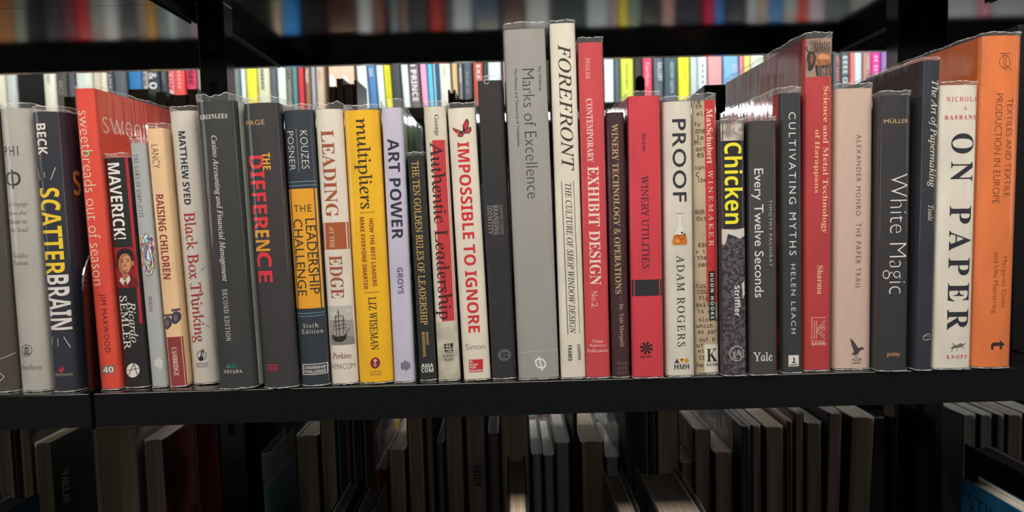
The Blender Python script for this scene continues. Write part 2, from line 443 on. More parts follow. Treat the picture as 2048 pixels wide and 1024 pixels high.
# ------------------------------------------------------------------ setting and racks
YFAR = 1.15
ZUP, ZMID, ZLOW = .241, -.147, -.535
ZTOP, YREAR = .2445, .52
def plane(name, x0, x1, y0, y1, z0, z1, mat):
    o = bevel_box(name, x0, x1, y0, y1, z0, z1, mat, None, 0); o['kind'] = 'structure'; return o
plane('floor', -4, 4, -3, 3.2, -.1, 0, paper((70, 68, 66), .5, .1, 8, 'floor_carpet'))
plane('ceiling', -4, 4, -3, 3.2, 2.9, 3.0, paper((60, 60, 62), .8, .05, 8, 'ceiling_paint'))
plane('wall_back', -4, 4, 3.2, 3.3, 0, 2.9, paper((26, 26, 28), .8, .05, 8, 'wall_paint'))
def tray(label, x0, x1, y0, y1, zt, lip, h=.029, tongue=(0, 0)):
    """folded steel shelf: deck, lip on its aisle side (lip = -1 or +1), a plate at each end"""
    t = thing('steel_shelf', label, 'shelf', ((x0+x1)/2, (y0+y1)/2, Z0+zt), group='black steel shelves of the racks')
    cx, cy = (x0+x1)/2, (y0+y1)/2; m = black_steel()
    bevel_box('deck', x0-cx, x1-cx, y0-cy+(.0016 if lip < 0 else 0), y1-cy-(.0016 if lip > 0 else 0), -.002, 0, m, t, 0)
    ya = (y0 if lip < 0 else y1)-cy
    bevel_box('front_lip', x0-cx, x1-cx, min(ya, ya-lip*.002), max(ya, ya-lip*.002), -h, -.0016, m, t, 0)
    rr, V = .0016, []
    for k in range(9):
        a = math.pi/2*k/8; V += [(x, ya-lip*rr*(1-math.cos(a)), -rr+rr*math.sin(a)) for x in (x0-cx, x1-cx)]
    mesh_obj('rolled_edge', V, [(2*k, 2*k+1, 2*k+3, 2*k+2) for k in range(8)], m, t, None, True)
    bevel_box('return_flange', x0-cx+.003, x1-cx-.003, min(ya-lip*.002, ya-lip*.013), max(ya-lip*.002, ya-lip*.013), -h, -h+.0015, m, t, 0)
    for sx in (x0-cx, x1-cx-.002):
        bevel_box('end_plate', sx, sx+.002, min(ya-lip*.003, (y0+y1)-2*cy+ (y1-cy if lip < 0 else y0-cy)), max(ya-lip*.003, (y1-cy if lip < 0 else y0-cy)), -h, -.002, black_matt(), t, .0004, 1)
    if lip > 0: bevel_box('deck_tongue', x0-cx+tongue[0], x1-cx-tongue[1], .2495-cy, y0-cy, -.002, 0, m, t, 0)
    return t
def post(label, x0, x1, y0, y1, slots):
    t = thing('upright_post', label, 'post', ((x0+x1)/2, (y0+y1)/2, 0), group='black upright posts')
    w, d = (x1-x0)/2, (y1-y0)/2
    bevel_box('column', -w, w, -d, d, 0, 2.4, black_steel(), t, .002, 2)
    bevel_box('foot_plate', -w-.012, w+.012, -d-.03, d+.03, 0, .006, black_steel(), t, .001, 1)
    for z in slots: bevel_box('slot', -.0042, .0042, -d-.0004, -d+.001, Z0+z-.008, Z0+z+.008, black_matt(), t, .0003, 1); bevel_box('slot_rim', -.0052, .0052, -d-.0003, -d+.001, Z0+z+.008, Z0+z+.0095, black_steel(), t, 0)
    return t
slots = [.146-.05*k for k in range(-3, 12)]
post('black slotted upright post left of the grey-teal far book', -.351, -.320, .25, .28, slots)
post('wide black upright post behind the slim blue-black book', .4600, .5180, .25, .28, slots)
for zt, lev, h in ((ZTOP, 'upper', .025), (ZMID, 'middle', .029), (ZLOW, 'lower', .029)):
    for x0, x1, bay in ((-1.25, -.3560, 'left'), (-.3515, .560, 'middle'), (.564, 1.3, 'right')):
        tray(f'black front shelf of the near rack, {lev} level, {bay} bay', x0, x1, -.004, .2485, zt, -1, h)
    for x0, x1, bay, tg in ((-1.25, -.3360, 'left', (0, .0165)), (-.3335, .5060, 'middle', (.0155, .0475)), (.5080, 1.3, 'right', (.0115, 0))):
        tray(f'black rear shelf of the near rack, {lev} level, {bay} bay', x0, x1, .2815, .45 if lev == 'middle' else YREAR, zt, 1, h, tg)
    zf = ZUP if lev == 'upper' else zt
    tray(f'black shelf of the far rack, {lev} level', -1.7, 1.7, YFAR-.006, YFAR+.26, zf, -1)
for x, nm in ((-1.72, 'left'), (1.705, 'right')):
    post(f'black post at the {nm} end of the far rack', x, x+.016, YFAR+.10, YFAR+.13, [])
# plate with rounded top corner between two front shelves
def end_plate():
    z = Z0; a = at(186, 852, -.006); top = Z0-.022
    prof = [(-.006, Z0-.178), (-.006, Z0-.060)]
    for k in range(1, 11):
        t = k/10*math.pi/2; prof.append((-.006+.05*(1-math.cos(t)), Z0-.060+.042*math.sin(t)))
    prof += [(.20, top+.002), (.20, Z0-.178)]
    n = len(prof); x0, x1 = -.3552, -.3538
    V = [(x0, y, q) for y, q in prof]+[(x1, y, q) for y, q in prof]
    F = [tuple(range(n)), tuple(range(2*n-1, n-1, -1))]+[(i, (i+1) % n, n+(i+1) % n, n+i) for i in range(n)]
    t = thing('divider_plate', 'black steel divider plate with rounded corner between navy book and red-orange paperback', 'divider', (0, 0, 0))
    p = mesh_obj('plate', V, F, black_steel(), t)
    m, nn, l, b = nodes_of('edge_highlight_steel'); b.inputs['Base Color'].default_value = (.35, .35, .36, 1); b.inputs['Metallic'].default_value = 1; b.inputs['Roughness'].default_value = .3  # bright metal strip puts the plate's edge highlight into the colour
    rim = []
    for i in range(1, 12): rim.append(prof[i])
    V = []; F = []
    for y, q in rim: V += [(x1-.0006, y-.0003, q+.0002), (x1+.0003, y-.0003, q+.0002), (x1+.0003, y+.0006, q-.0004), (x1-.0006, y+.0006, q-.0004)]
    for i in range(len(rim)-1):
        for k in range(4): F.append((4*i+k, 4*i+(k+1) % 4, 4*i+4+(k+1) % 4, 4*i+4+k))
    mesh_obj('edge_highlight_strip', V, F, m, t)
end_plate()

# ------------------------------------------------------------------ the books of the middle shelf (front side)
CREAM, WHITE, INKB = (228, 218, 196), (226, 222, 214), (34, 33, 36)
def portrait():
    bg = (150, 30, 36); skin, lit = (176, 112, 76), (206, 148, 108); hair = (38, 24, 20); suit = (112, 22, 30)
    return S('portrait_photo',
        [(bg, [(223, 494), (267, 494), (275, 575), (230, 575)])],
        [((120, 22, 28), EL(250, 523, 19, 24)), (suit, [(230, 575), (233, 562), (243, 553), (262, 548), (273, 560), (275, 575)])],
        [(hair, EL(249, 513, 17.5, 17)), (hair, [(232, 513), (230, 528), (234, 538), (238, 522)])],
        [(skin, EL(249.5, 527, 13.5, 21, 24)), (skin, [(243, 543), (256, 543), (258, 556), (246, 558)]), (skin, EL(265, 527, 2.6, 5))],
        [(lit, EL(253, 527, 8.5, 17)), ((222, 212, 200), [(242, 553), (250, 560), (247, 570), (238, 560)]), ((222, 212, 200), [(250, 560), (259, 550), (261, 560), (255, 569)]), ((150, 34, 40), [(248, 559), (253, 559), (256, 575), (247, 575)])],
        [(hair, [(237, 512), (243, 507), (258, 505), (263, 513), (262, 503), (250, 497), (238, 502)]), ((60, 34, 28), EL(244.5, 523, 2.2, 1.2)), ((60, 34, 28), EL(256, 522, 2.2, 1.2)), ((60, 34, 28), LN(241, 519, 248, 519, 1.2)), ((60, 34, 28), LN(252, 518, 260, 518, 1.2)), ((150, 92, 66), [(250, 523), (253, 533), (248, 533)]), ((140, 50, 46), [(244, 538), (250, 540), (257, 537), (251, 542.5)])])
def knot():
    cols = [(200, 40, 60), (40, 120, 190), (240, 190, 40), (60, 150, 80), (40, 40, 60), (235, 235, 235), (150, 60, 140), (230, 110, 40), (90, 190, 200)]
    r = random.Random(11); g = [[((226, 226, 224), EL(296, 508, 15, 42, 26))]]
    g.append([(cols[r.randrange(9)], [(296+13*q*math.cos(a), 508+38*q*math.sin(a)), (296+14*math.cos(a+.35), 508+41*math.sin(a+.35)), (296+10*math.cos(a+.8), 508+30*math.sin(a+.8))]) for a, q in [(k*.55, r.uniform(.5, 1)) for k in range(12)]])
    for k in range(9):
        g.append([(cols[k], q) for q in RING(296+2.2*math.sin(k*2.1), 508+5*math.cos(k*1.7), 5.5+(k*2) % 8, 1.5, 22, ry=20+(k*7) % 20, rot=-.22+.3*math.sin(k*1.9))])
    g.append([((46, 44, 60), q) for q in RING(296, 508, 14.5, .9, 26, ry=42, rot=-.05)])
    return S('knot_emblem', *g)
def butterfly():
    k, r = (30, 22, 24), (205, 62, 74)
    up = [(926, 262), (925, 253), (929, 244), (934, 238), (938, 245), (937, 256), (930, 263)]
    lo = [(926, 263), (933, 258), (942, 255), (943, 262), (939, 268), (930, 268)]
    lw = [(924, 263), (915, 259), (904, 254), (907, 260), (912, 266), (921, 268)]
    ll = [(925, 264), (919, 266), (914, 271), (918, 274), (925, 274), (929, 268)]
    def shrink(p, q): 
        cx = sum(a for a, _ in p)/len(p); cy = sum(b for _, b in p)/len(p); return [(cx+(x-cx)*q, cy+(y-cy)*q) for x, y in p]
    wings = (up, lo, lw, ll)
    return S('butterfly_picture', [(k, w) for w in wings], [(r, shrink(w, .72)) for w in wings],
             [(k, LN(926, 263, 932, 246, .9)), (k, LN(926, 263, 938, 262, .9)), (k, LN(925, 264, 910, 259, .9)), (k, LN(926, 264, 920, 272, .9)), (k, LN(922, 268, 929, 258, 2.2))])
def ship():
    d = (38, 36, 34); g = []
    sky = [((188, 184, 176), [(654, 611), (702, 611), (705, 640), (657, 640)]), ((160, 156, 149), [(657, 640), (705, 640), (709, 690), (661, 690)])]
    sea = [((132, 129, 124), [(659, 672), (668, 668), (678, 674), (690, 670), (707, 676), (709, 690), (661, 690)]), ((200, 197, 190), EL(668, 628, 9, 6)), ((200, 197, 190), EL(697, 622, 6, 4))]
    hull = [(d, [(663, 668), (672, 673), (688, 671), (694, 664), (692, 678), (684, 684), (670, 683), (665, 677)])]
    rig = [(d, LN(676, 618, 679, 672, 1.4)), (d, LN(671, 628, 673, 672, 1.2)), (d, LN(686, 630, 687, 668, 1.2)), (d, LN(693, 664, 700, 656, 1.0))]
    for x0, x1, y in ((668, 684, 632), (666, 690, 641), (667, 692, 650), (670, 692, 657)): rig.append((d, LN(x0, y+1, x1, y-2, 1.1)))
    for a in ((676, 618, 664, 668), (676, 618, 691, 664), (686, 630, 694, 664), (671, 628, 664, 668)): rig.append(((90, 87, 82), LN(*a, .5)))
    return S('ship_picture', sky, sea, hull, rig)
def flask():
    return S('flask_picture',
        [((196, 192, 184), [(1354, 424), (1365, 424), (1365, 443), (1376, 478), (1376, 486), (1371, 489), (1348, 489), (1343, 486), (1344, 478), (1354, 443)])],
        [((224, 220, 210), [(1355.5, 426), (1363.5, 426), (1363.5, 444), (1374, 478), (1373, 486), (1347, 486), (1346, 478), (1355.5, 444)]), ((120, 112, 104), LN(1353, 424.5, 1366, 424.5, 1.2))],
        [((205, 116, 40), [(1347.5, 469), (1354, 466), (1362, 468), (1371.5, 466), (1374.5, 479), (1373, 487), (1347, 487), (1345, 480)])],
        [((236, 160, 70), [(1350, 480), (1356, 474), (1360, 484)]), ((140, 58, 22), LN(1348, 469, 1372, 467, 1.4)), ((140, 58, 22), LN(1357, 470, 1362, 478, 1.2)), ((140, 58, 22), LN(1369, 470, 1362, 478, 1.2)), ((90, 44, 22), EL(1364, 463, 2.5, 2)), ((90, 44, 22), EL(1369, 466, 2, 1.5))])
def buffalo():
    d, c, h, m = (54, 44, 42), (168, 108, 76), (210, 150, 108), (96, 74, 66)
    bg = [(mottled((112, 90, 80), (160, 134, 116), 90, name='relief_photo'), [(1612, 78), (1668, 76), (1665, 152), (1612, 153)])]
    g2 = []
    for k, x in enumerate(range(1630, 1665, 5)):      # standing row of small figures above
        g2 += [(m, EL(x, 86+(k % 2)*2, 2, 2.4, 8)), (d, LN(x, 88, x-1.5, 99, 1.6)), (m, LN(x, 90, x+2, 106, 1.3)), (d, LN(x-1, 98, x-2.5, 107, 1))]
    horns = [(d, q) for q in RING(1624, 95, 10.5, 2.2, 14, ry=9, a0=20, a1=200)]
    body = [(c, [(1632, 112), (1636, 107), (1644, 105), (1654, 107), (1661, 109), (1665, 116), (1665, 126), (1658, 132), (1648, 133), (1638, 133), (1632, 129), (1629, 120)]),
            (d, [(1616, 106), (1622, 103), (1629, 106), (1632, 114), (1630, 126), (1626, 136), (1620, 142), (1616, 138), (1617, 128), (1614, 116)]),
            (d, [(1630, 128), (1637, 131), (1636, 141), (1638, 151), (1633, 151), (1631, 141)]), (m, [(1639, 131), (1644, 132), (1642, 142), (1643, 150), (1639, 150), (1638, 141)]), (m, [(1653, 130), (1658, 130), (1656, 140), (1657, 149), (1653, 149), (1652, 140)]), (d, [(1659, 126), (1665, 122), (1663, 138), (1665, 151), (1660, 151), (1659, 138)]),
            (d, [(1638, 131), (1648, 130), (1658, 128), (1656, 133), (1646, 135), (1638, 134)])]
    lit = [(h, [(1636, 111), (1644, 107.5), (1656, 109.5), (1662, 114), (1656, 119), (1644, 118), (1637, 118)]), ((128, 88, 68), [(1620, 108), (1626, 108), (1627, 118), (1624, 130), (1620, 122)]), (d, EL(1621, 114, 1.2, 1.2, 8)), (d, LN(1636, 118, 1640, 130, 1.2)), ((110, 76, 60), LN(1650, 120, 1656, 128, 1.2)), (d, LN(1665, 112, 1666.5, 130, 1))]
    return S('buffalo_picture', bg, g2+horns, body, lit)
def pelican():
    k = (72, 66, 72)
    return S('pelican_emblem', [(k, [(1700, 676), (1707, 682), (1713, 691), (1717, 697), (1722, 695), (1725, 695), (1731, 700), (1724, 700), (1720, 703), (1716, 709), (1708, 711), (1703, 709), (1708, 704), (1703, 690)]), (k, LN(1710, 710, 1712, 717, 1)), (k, LN(1714, 709, 1715, 717, 1))])
def feet():
    k = (72, 62, 74)
    def foot(cx, cy, r): return [(k, EL(cx, cy, 9, 11.5)), (k, EL(cx-2, cy+5, 7, 9))]+[(k, EL(cx-7+3.6*j, cy-14-r*j*.2, 2.1-.1*j, 2.6)) for j in range(5)]
    return S('footprints_picture', foot(335, 644, 1), [((110, 98, 108), EL(333, 646, 5, 8)), *foot(352, 634, 1)], [((112, 100, 110), EL(351, 636, 4, 7))])
def typed():
    rows = ['re', 'th', 'eli', 'ty', 'one', 'la', 'M:', 'ant', 'es:', 'ign', 'c', 'lbe', 'BOR', 'Oct.', 'eau', 'y i', 'the', 'sent', 'tus', 'cou', 'flo', 'avil', 'ls a', 'sist o', 'which', 'as par', 'out k', 'of', 'ely', 'cou', 'he']
    ys = [203, 212, 226, 248, 261, 273, 283, 296, 308, 333, 346, 357, 421, 434, 487, 500, 512, 526, 569, 581, 594, 607, 620, 637, 650, 664, 678, 690, 702, 715, 730]
    return [H('typewritten_line', s, 'mono', (66, 56, 46), y-4, y+5, 1388+5*((k*7) % 3)*.5+(y-200)*.012, 1388+5*((k*7) % 3)*.5+6.0*len(s)*1.05+(y-200)*.012) for k, (s, y) in enumerate(zip(rows, ys))]
def grit():
    r = random.Random(3); g = []
    for _ in range(90):
        y = r.uniform(475, 745); x = 1444+r.uniform(2, 46)+(y-480)*.012; a = r.uniform(0, 3)
        g.append(((190, 186, 188) if r.random() < .6 else (120, 112, 122), LN(x, y, x+3*math.cos(a), y+3*math.sin(a), r.uniform(.5, 1.1))))
    w = (214, 208, 202)
    return S('gravel_photo', [(mottled((40, 37, 42), (92, 86, 94), 320, name='gravel_print'), [(1444, 455), (1491, 455), (1495, 750), (1447, 750)])],
             [(w, [(1444, 456), (1470, 458), (1490, 455), (1491, 470), (1480, 476), (1468, 470), (1456, 466), (1452, 484), (1447, 489), (1444, 478)]), (w, [(1484, 566), (1490, 562), (1491, 588), (1487, 598)])]+g)
def cracks():
    k = (52, 46, 48)
    return S('crack_lines', [(k, LN(*a, 1.1)) for a in ((401, 541, 407, 535), (363, 568, 368, 575), (366, 583, 374, 592), (388, 548, 393, 556), (378, 571, 383, 565), (396, 639, 404, 645), (412, 651, 418, 656), (379, 602, 384, 608), (399, 626, 404, 634), (366, 578, 371, 577))])

BOOKS = [
dict(label='grey-brown book cut off by the photo edge, left of the pale grey one', top=(-78, -16, 218), bot=(-32, 31, 784), ft=208, col=(77, 70, 64), T=.17, s=.004,
     prints=[S('curved_line', [((190, 175, 150), LN(-20, 722, 8, 716, 1.5)), ((190, 175, 150), LN(8, 716, 29, 706, 1.5))]), S('publisher_mark', [((225, 220, 210), q) for q in RING(-2, 755, 10, 1.6, 4)])]),
dict(label='pale grey hardcover with dark Greek letter, left of the yellow-lettered navy one', top=(-7, 55, 217), bot=(37, 99, 782), ft=207, col=(178, 174, 167), T=.17, s=.0042,
     prints=[H('title', 'PHI', 'sans', (74, 68, 64), 291, 310, 4, 36, 1.3), H('greek_letter', 'Φ', 'serifb', (60, 57, 56), 337, 375, 7, 41),
       H('subtitle', 'A Voyage', 'serifi', (112, 106, 100), 401, 413, 11, 54), H('subtitle', 'from the', 'serifi', (112, 106, 100), 420, 429, 12, 52), H('subtitle', 'Brain to', 'serifi', (112, 106, 100), 436, 445, 14, 53), H('subtitle', 'the Soul', 'serifi', (112, 106, 100), 452, 461, 15, 55),
       H('author', 'Giulio', 'serifi', (116, 110, 104), 503, 513, 22, 54), H('author', 'Tononi', 'serifi', (116, 110, 104), 519, 528, 23, 56),
       S('publisher_mark', [((62, 60, 58), q) for q in RING(52.5, 700.5, 11.5, 1.3)], [((62, 60, 58), [(46, 697), (52, 692), (59, 697)]), ((62, 60, 58), R(46, 706, 59, 708.5))]+[((62, 60, 58), R(47+k*3, 698.5, 48.6+k*3, 705.5)) for k in range(4)]),
       H('publisher_name', 'Pantheon', 'serifi', (112, 106, 100), 729, 740, 38, 82)]),
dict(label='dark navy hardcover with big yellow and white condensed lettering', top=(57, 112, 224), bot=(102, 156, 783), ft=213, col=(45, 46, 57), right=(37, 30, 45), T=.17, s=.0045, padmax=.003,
     prints=[T('author', 'BECK', 'sansb', (222, 216, 202), 247, 308, 72, 93, 277), T('title', 'SCATTER', 'sansb', (240, 205, 50), 374, 547, 81, 121, 450), T('title', 'BRAIN', 'sansb', (226, 222, 216), 548, 659, 94.5, 137, 603),
       S('rays', [((210, 210, 212), LN(*a, 1.2)) for a in ((71, 336, 78, 358), (88, 342, 89, 353), (109, 334, 101, 358), (100, 690, 103, 673), (115, 676, 116, 692), (127, 673, 139, 696))]),
       S('bird_emblem', [((176, 52, 62), [(115, 737), (122, 739), (125, 731), (128, 740), (124, 746), (119, 745)])]), H('publisher_name', 'GREYSTONE', 'serif', (190, 170, 150), 748, 753, 106, 144),
       SIDE('cover_lettering', 'S', 'sansb', (196, 130, 60), 147, 161, 341, 391, 1)]),
dict(label='tall red-orange paperback with rounded cream lettering and a showing front cover', top=(148, 187, 178), bot=(201, 240, 779), ft=172, col=(222, 78, 60), right=(232, 78, 56), T=.19, hard=False, dip=.0,
     prints=[T('title', 'sweetbreads out of season', 'sansl', CREAM, 221, 568, 171, 194, 395), T('author', 'JIM MARWOOD', 'sans', (98, 32, 28), 586, 705, 202, 216, 645, 'd', 1.15),
       S('green_dot', [((86, 148, 70), EL(175.5, 305, 4.6, 5.2))]), S('publisher_mark', [((120, 112, 104), [(203, 733), (228, 731), (229, 747), (205, 749)])]), H('publisher_mark', '40', 'sansb', (232, 228, 220), 734, 746, 206, 227, 1, 3),
       SIDE('cover_lettering', 'sweet', 'sansl', (240, 214, 190), 208, 296, 228, 266, 1)]),
dict(label='short black paperback with white block title and a portrait photo', top=(207, 252, 317), bot=(247, 296, 775), ft=308, col=(35, 33, 33), right=(182, 34, 52), T=.14, hard=False, s=.0016,
     prints=[B(318, 648, (186, 36, 52), 'red_edge', .9, 1.0), T('title', 'MAVERICK!', 'sansb', (236, 232, 226), 327, 478, 221, 245, 402), portrait(), T('author', 'Ricardo', 'serifi', (226, 222, 214), 603, 686, 259, 274, 645), T('author', 'SEMLER', 'serif', (230, 226, 218), 591, 699, 242, 258, 645),
       S('publisher_mark', [((226, 223, 216), EL(265.5, 742, 14, 14.5, 28))], [((36, 34, 34), LN(256, 752, 268, 728, 1.5)), ((36, 34, 34), LN(268, 728, 275, 752, 1.5)), ((36, 34, 34), LN(253, 742, 279, 738, 1.2))])]),
dict(label='narrow silver-grey book with a multicoloured knot on its spine', top=(258, 289, 287), bot=(304, 332, 774), ft=278, col=(172, 176, 176), right=(150, 40, 44), T=.14, s=.001,
     prints=[T('title', 'THE LAWS OF SIMPLICITY', 'serif', (112, 118, 120), 309, 434, 271, 281, 371, 'd', 1.2), knot(), T('author', 'MAEDA', 'serif', (96, 100, 102), 592, 622, 298, 305, 607),
       S('publisher_mark', [((236, 236, 234), LN(310+k*2.6, 716+a, 310+k*2.6, 741-c, 1.3)) for k, (a, c) in enumerate(((6, 8), (4, 6), (2, 6), (0, 3), (3, 0), (6, 5)))])]),
dict(label='peach coloured book with two footprints and a maroon foot', top=(291, 330, 258), bot=(338, 378, 773), ft=248, col=(232, 196, 152), T=.15, s=.0016,
     prints=[B(674, 776, (142, 58, 58)), T('author', 'LANCY', 'sansl', (112, 62, 56), 290, 336, 304, 318, 313), T('title', 'RAISING CHILDREN', 'sansb', (142, 56, 52), 388, 557, 318.5, 334, 472), feet(), T('publisher_name', 'CAMBRIDGE', 'serifb', (226, 208, 190), 695, 753, 345.5, 356, 725)]),
dict(label='grey-white hardcover with red serif title and black crack marks', top=(331, 387, 223), bot=(379, 434, 768), ft=214, col=(206, 200, 191), T=.165, s=.0034,
     prints=[T('author', 'MATTHEW SYED', 'sansb', (38, 40, 52), 263, 408, 362, 376, 335), T('title', 'Black Box Thinking', 'serif', (160, 36, 44), 423, 685, 371, 402, 555), cracks(),
       S('publisher_mark', [((40, 40, 42), q) for q in RING(403, 712, 9.5, 1.2)], [((40, 40, 42), EL(402, 718, 5, 5)), ((40, 40, 42), LN(401, 720, 404, 699, 2.2)), ((40, 40, 42), LN(406, 716, 407, 699, 1.4))]),
       H('publisher_name', 'PORTFOLIO', 'sans', (74, 70, 68), 727, 731, 391, 416), H('publisher_name', 'PENGUIN', 'sans', (74, 70, 68), 732.5, 736, 393, 415)]),
dict(label='thick dark grey hardcover with white italic title and teal mountains', top=(389, 464, 203), bot=(435, 508, 778), ft=191, col=(56, 57, 57), right=(190, 200, 190), T=.175, s=.0045, rag=.0022, padmax=.006,
     prints=[H('author', 'GREENLEES', 'serifb', (226, 222, 214), 229, 238, 397, 453, 1.1), T('title', 'Casino Accounting and Financial Management', 'serifi', (226, 222, 214), 271, 561, 430, 445, 415), T('edition', 'SECOND EDITION', 'serif', (216, 212, 204), 577, 682, 448, 458, 630, 'd', 1.15),
       S('mountain_emblem', [((44, 92, 92), [(450, 737), (458, 725), (464, 732), (468, 727), (476, 737)])], [((70, 116, 112), [(450, 737), (456, 730), (462, 737)])]), H('publisher_name', 'NEVADA', 'serifb', (210, 206, 198), 741, 748, 446, 484, 1.15)]),
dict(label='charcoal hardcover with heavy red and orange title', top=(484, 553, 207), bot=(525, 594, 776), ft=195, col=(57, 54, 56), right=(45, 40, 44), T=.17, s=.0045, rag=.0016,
     prints=[H('author', 'PAGE', 'sans', (206, 160, 110), 240, 250, 489, 529, 1.1), T('title', 'THE', 'sansb', (232, 168, 50), 305, 339, 525, 540, 322), 
       T('title', 'DIFFER', 'sansb', (222, 56, 62), 310, 457, 500, 531.5, 384), T('title', 'EN', 'sansb', (222, 158, 54), 458, 500, 508, 539, 479), T('title', 'CE', 'sansb', (222, 52, 66), 502, 563, 513, 544, 532),
       S('publisher_mark', [((190, 46, 58), LN(531, 731, 557, 731, 1.6)), ((190, 46, 58), LN(533, 735, 555, 735, 1)), *[((190, 46, 58), q) for q in RING(536, 740, 3.4, 1.1)], *[((190, 46, 58), q) for q in RING(552, 740, 3.4, 1.1)], ((190, 46, 58), R(541, 736, 543, 743)), ((190, 46, 58), R(546, 736, 548, 743))])]),
dict(label='slate hardcover with an amber title block across its middle', top=(563, 622, 221), bot=(601, 656, 771), ft=210, col=(45, 54, 63), T=.165, s=.0038,
     prints=[B(376, 616, (232, 164, 42)), S('blue_rules', [((120, 160, 178), LN(572, 362.5, 632, 361.5, 1.2)), ((120, 160, 178), LN(573, 370, 633, 369, 1.2)), ((110, 150, 170), LN(590, 626, 648, 625, 1.2)), ((110, 150, 170), LN(590, 632, 648, 631, 1.2)), ((130, 150, 168), LN(592, 257, 598, 343, .9))]),
       T('author', 'POSNER', 'sansl', (226, 224, 218), 262, 339, 575, 588, 300), T('author', 'KOUZES', 'sansl', (226, 224, 218), 262, 337, 602, 616, 300), H('title', 'THE', 'sans', (52, 46, 34), 408, 422, 587, 622, 1.2), T('title', 'LEADERSHIP', 'sans', (52, 46, 34), 436, 587, 615, 634, 511), T('title', 'CHALLENGE', 'sans', (52, 46, 34), 436, 590, 590, 609, 512),
       H('edition', 'Sixth', 'serif', (212, 208, 200), 646, 655, 606, 637, 1.2), H('edition', 'Edition', 'serif', (212, 208, 200), 658, 667, 603, 645, 1.2),
       S('label_frame', [(WHITE, LN(604, 730, 653, 729, 1.5)), (WHITE, LN(605, 750.5, 653, 749.5, 1.5)), (WHITE, LN(604.5, 730, 605.5, 750, 1.5)), (WHITE, LN(652.5, 729, 653, 749.5, 1.5))]), H('label_lettering', 'LEADERSHIP', 'sansb', WHITE, 733, 739, 607, 650), H('label_lettering', 'CHALLENGE', 'sansb', WHITE, 741, 747.5, 607.5, 650)]),
dict(label='off-white hardcover with brown serif title and grey ship photo', top=(628, 682, 219), bot=(662, 715, 768), ft=207, col=(222, 214, 202), T=.165, s=.0034, rag=.0018,
     prints=[T('title', 'LEADING', 'serifb', (160, 86, 56), 260, 432, 645.5, 672, 346), B(443, 497, (166, 88, 50)), T('title', 'AT THE', 'serif', (232, 206, 180), 450, 494, 659, 668, 471), T('title', 'EDGE', 'serifb', (158, 84, 56), 509, 595, 659, 686, 550), ship(), H('author', 'Perkins', 'serifi', (120, 48, 44), 706, 718, 664, 702), H('publisher_name', 'AMACOM', 'sansl', (84, 80, 78), 728, 739, 662, 709)]),
dict(label='thick golden yellow hardcover with dark lowercase title', top=(685, 756, 221), bot=(718, 786, 766), ft=211, col=(238, 184, 28), T=.165, s=.0038,
     prints=[T('title', 'multipliers', 'serif', (62, 48, 22), 237, 416, 708, 743, 327), S('rules', [((88, 66, 24), LN(720, 424, 749, 423, 1)), ((88, 66, 24), LN(728, 584, 758, 583, 1))]), T('subtitle', 'HOW THE BEST LEADERS', 'sansb', (150, 60, 36), 436, 571, 741.5, 750, 504), T('subtitle', 'MAKE EVERYONE SMARTER', 'sansb', (150, 60, 36), 432, 577, 723, 732, 504),
       T('author', 'LIZ WISEMAN', 'serif', (52, 40, 24), 593, 700, 739, 755, 646), S('publisher_mark', [((128, 36, 48), EL(750.5, 727, 9.7, 11.5, 24))], [((226, 180, 170), EL(750.5, 722, 3.6, 3.2)), ((226, 180, 170), R(749.6, 725, 751.4, 735)), ((226, 180, 170), LN(746, 731, 755, 731, 1))]),
       H('publisher_name', 'HARPER', 'sans', (150, 92, 40), 743, 746.5, 741, 763, 1.2), H('publisher_name', 'BUSINESS', 'sans', (150, 92, 40), 748.5, 752, 741, 763)]),
dict(label='lavender paperback with bold dark title, green picture on its side', top=(762, 803, 216), bot=(789, 828, 764), ft=199, col=(196, 192, 212), right=mottled((60, 110, 76), (150, 190, 160), 60, name='green_photo'), T=.15, hard=False, s=.0014, dip=.012, padmax=.003,
     prints=[T('title', 'ART POWER', 'sansb', (46, 46, 62), 277, 476, 779, 802, 376), T('author', 'GROYS', 'sansb', (92, 90, 128), 533, 586, 795, 806.5, 560), S('publisher_mark', [((34, 32, 38), LN(802.5+k*2.3, 726-a, 803+k*2.3, 739+c, 1.3)) for k, (a, c) in enumerate(((0, 0), (2, 1), (1, 2), (6, 1), (3, 5), (2, 2), (1, 1), (-2, -1)))])]),
dict(label='short narrow black book with gold serif title', top=(815, 847, 312), bot=(840, 873, 760), ft=305, col=(37, 40, 40), T=.15, s=.0012,
     prints=[T('title', 'THE TEN GOLDEN RULES OF LEADERSHIP', 'serif', (214, 176, 100), 323, 649, 832, 846, 482), T('author', 'SOUPIOS', 'sansb', (200, 164, 96), 664, 690, 852, 857, 677), T('author', 'MOURDOUKOUTAS', 'sansb', (200, 164, 96), 664, 714, 844.5, 850.5, 688), H('publisher_name', 'AMA', 'sansb', WHITE, 728, 736.5, 842, 867), H('publisher_name', 'COM', 'sansb', WHITE, 737.5, 746, 842.5, 867)]),
dict(label='cream hardcover with dark serif title over a long red bar', top=(847, 890, 214), bot=(877, 920, 761), ft=203, col=(216, 208, 190), T=.16, s=.0024,
     prints=[B(280, 643, (196, 58, 64), 'red_bar', .31, .96), H('blank', '.', 'sans', (216, 208, 190), 758, 759, 890, 891) if False else T('author', 'George', 'serif', (58, 52, 50), 230, 272, 867, 878, 251), T('title', 'Authentic Leadership', 'serif', (62, 24, 30), 283, 638, 861, 896, 452, 'd', 1, 3),
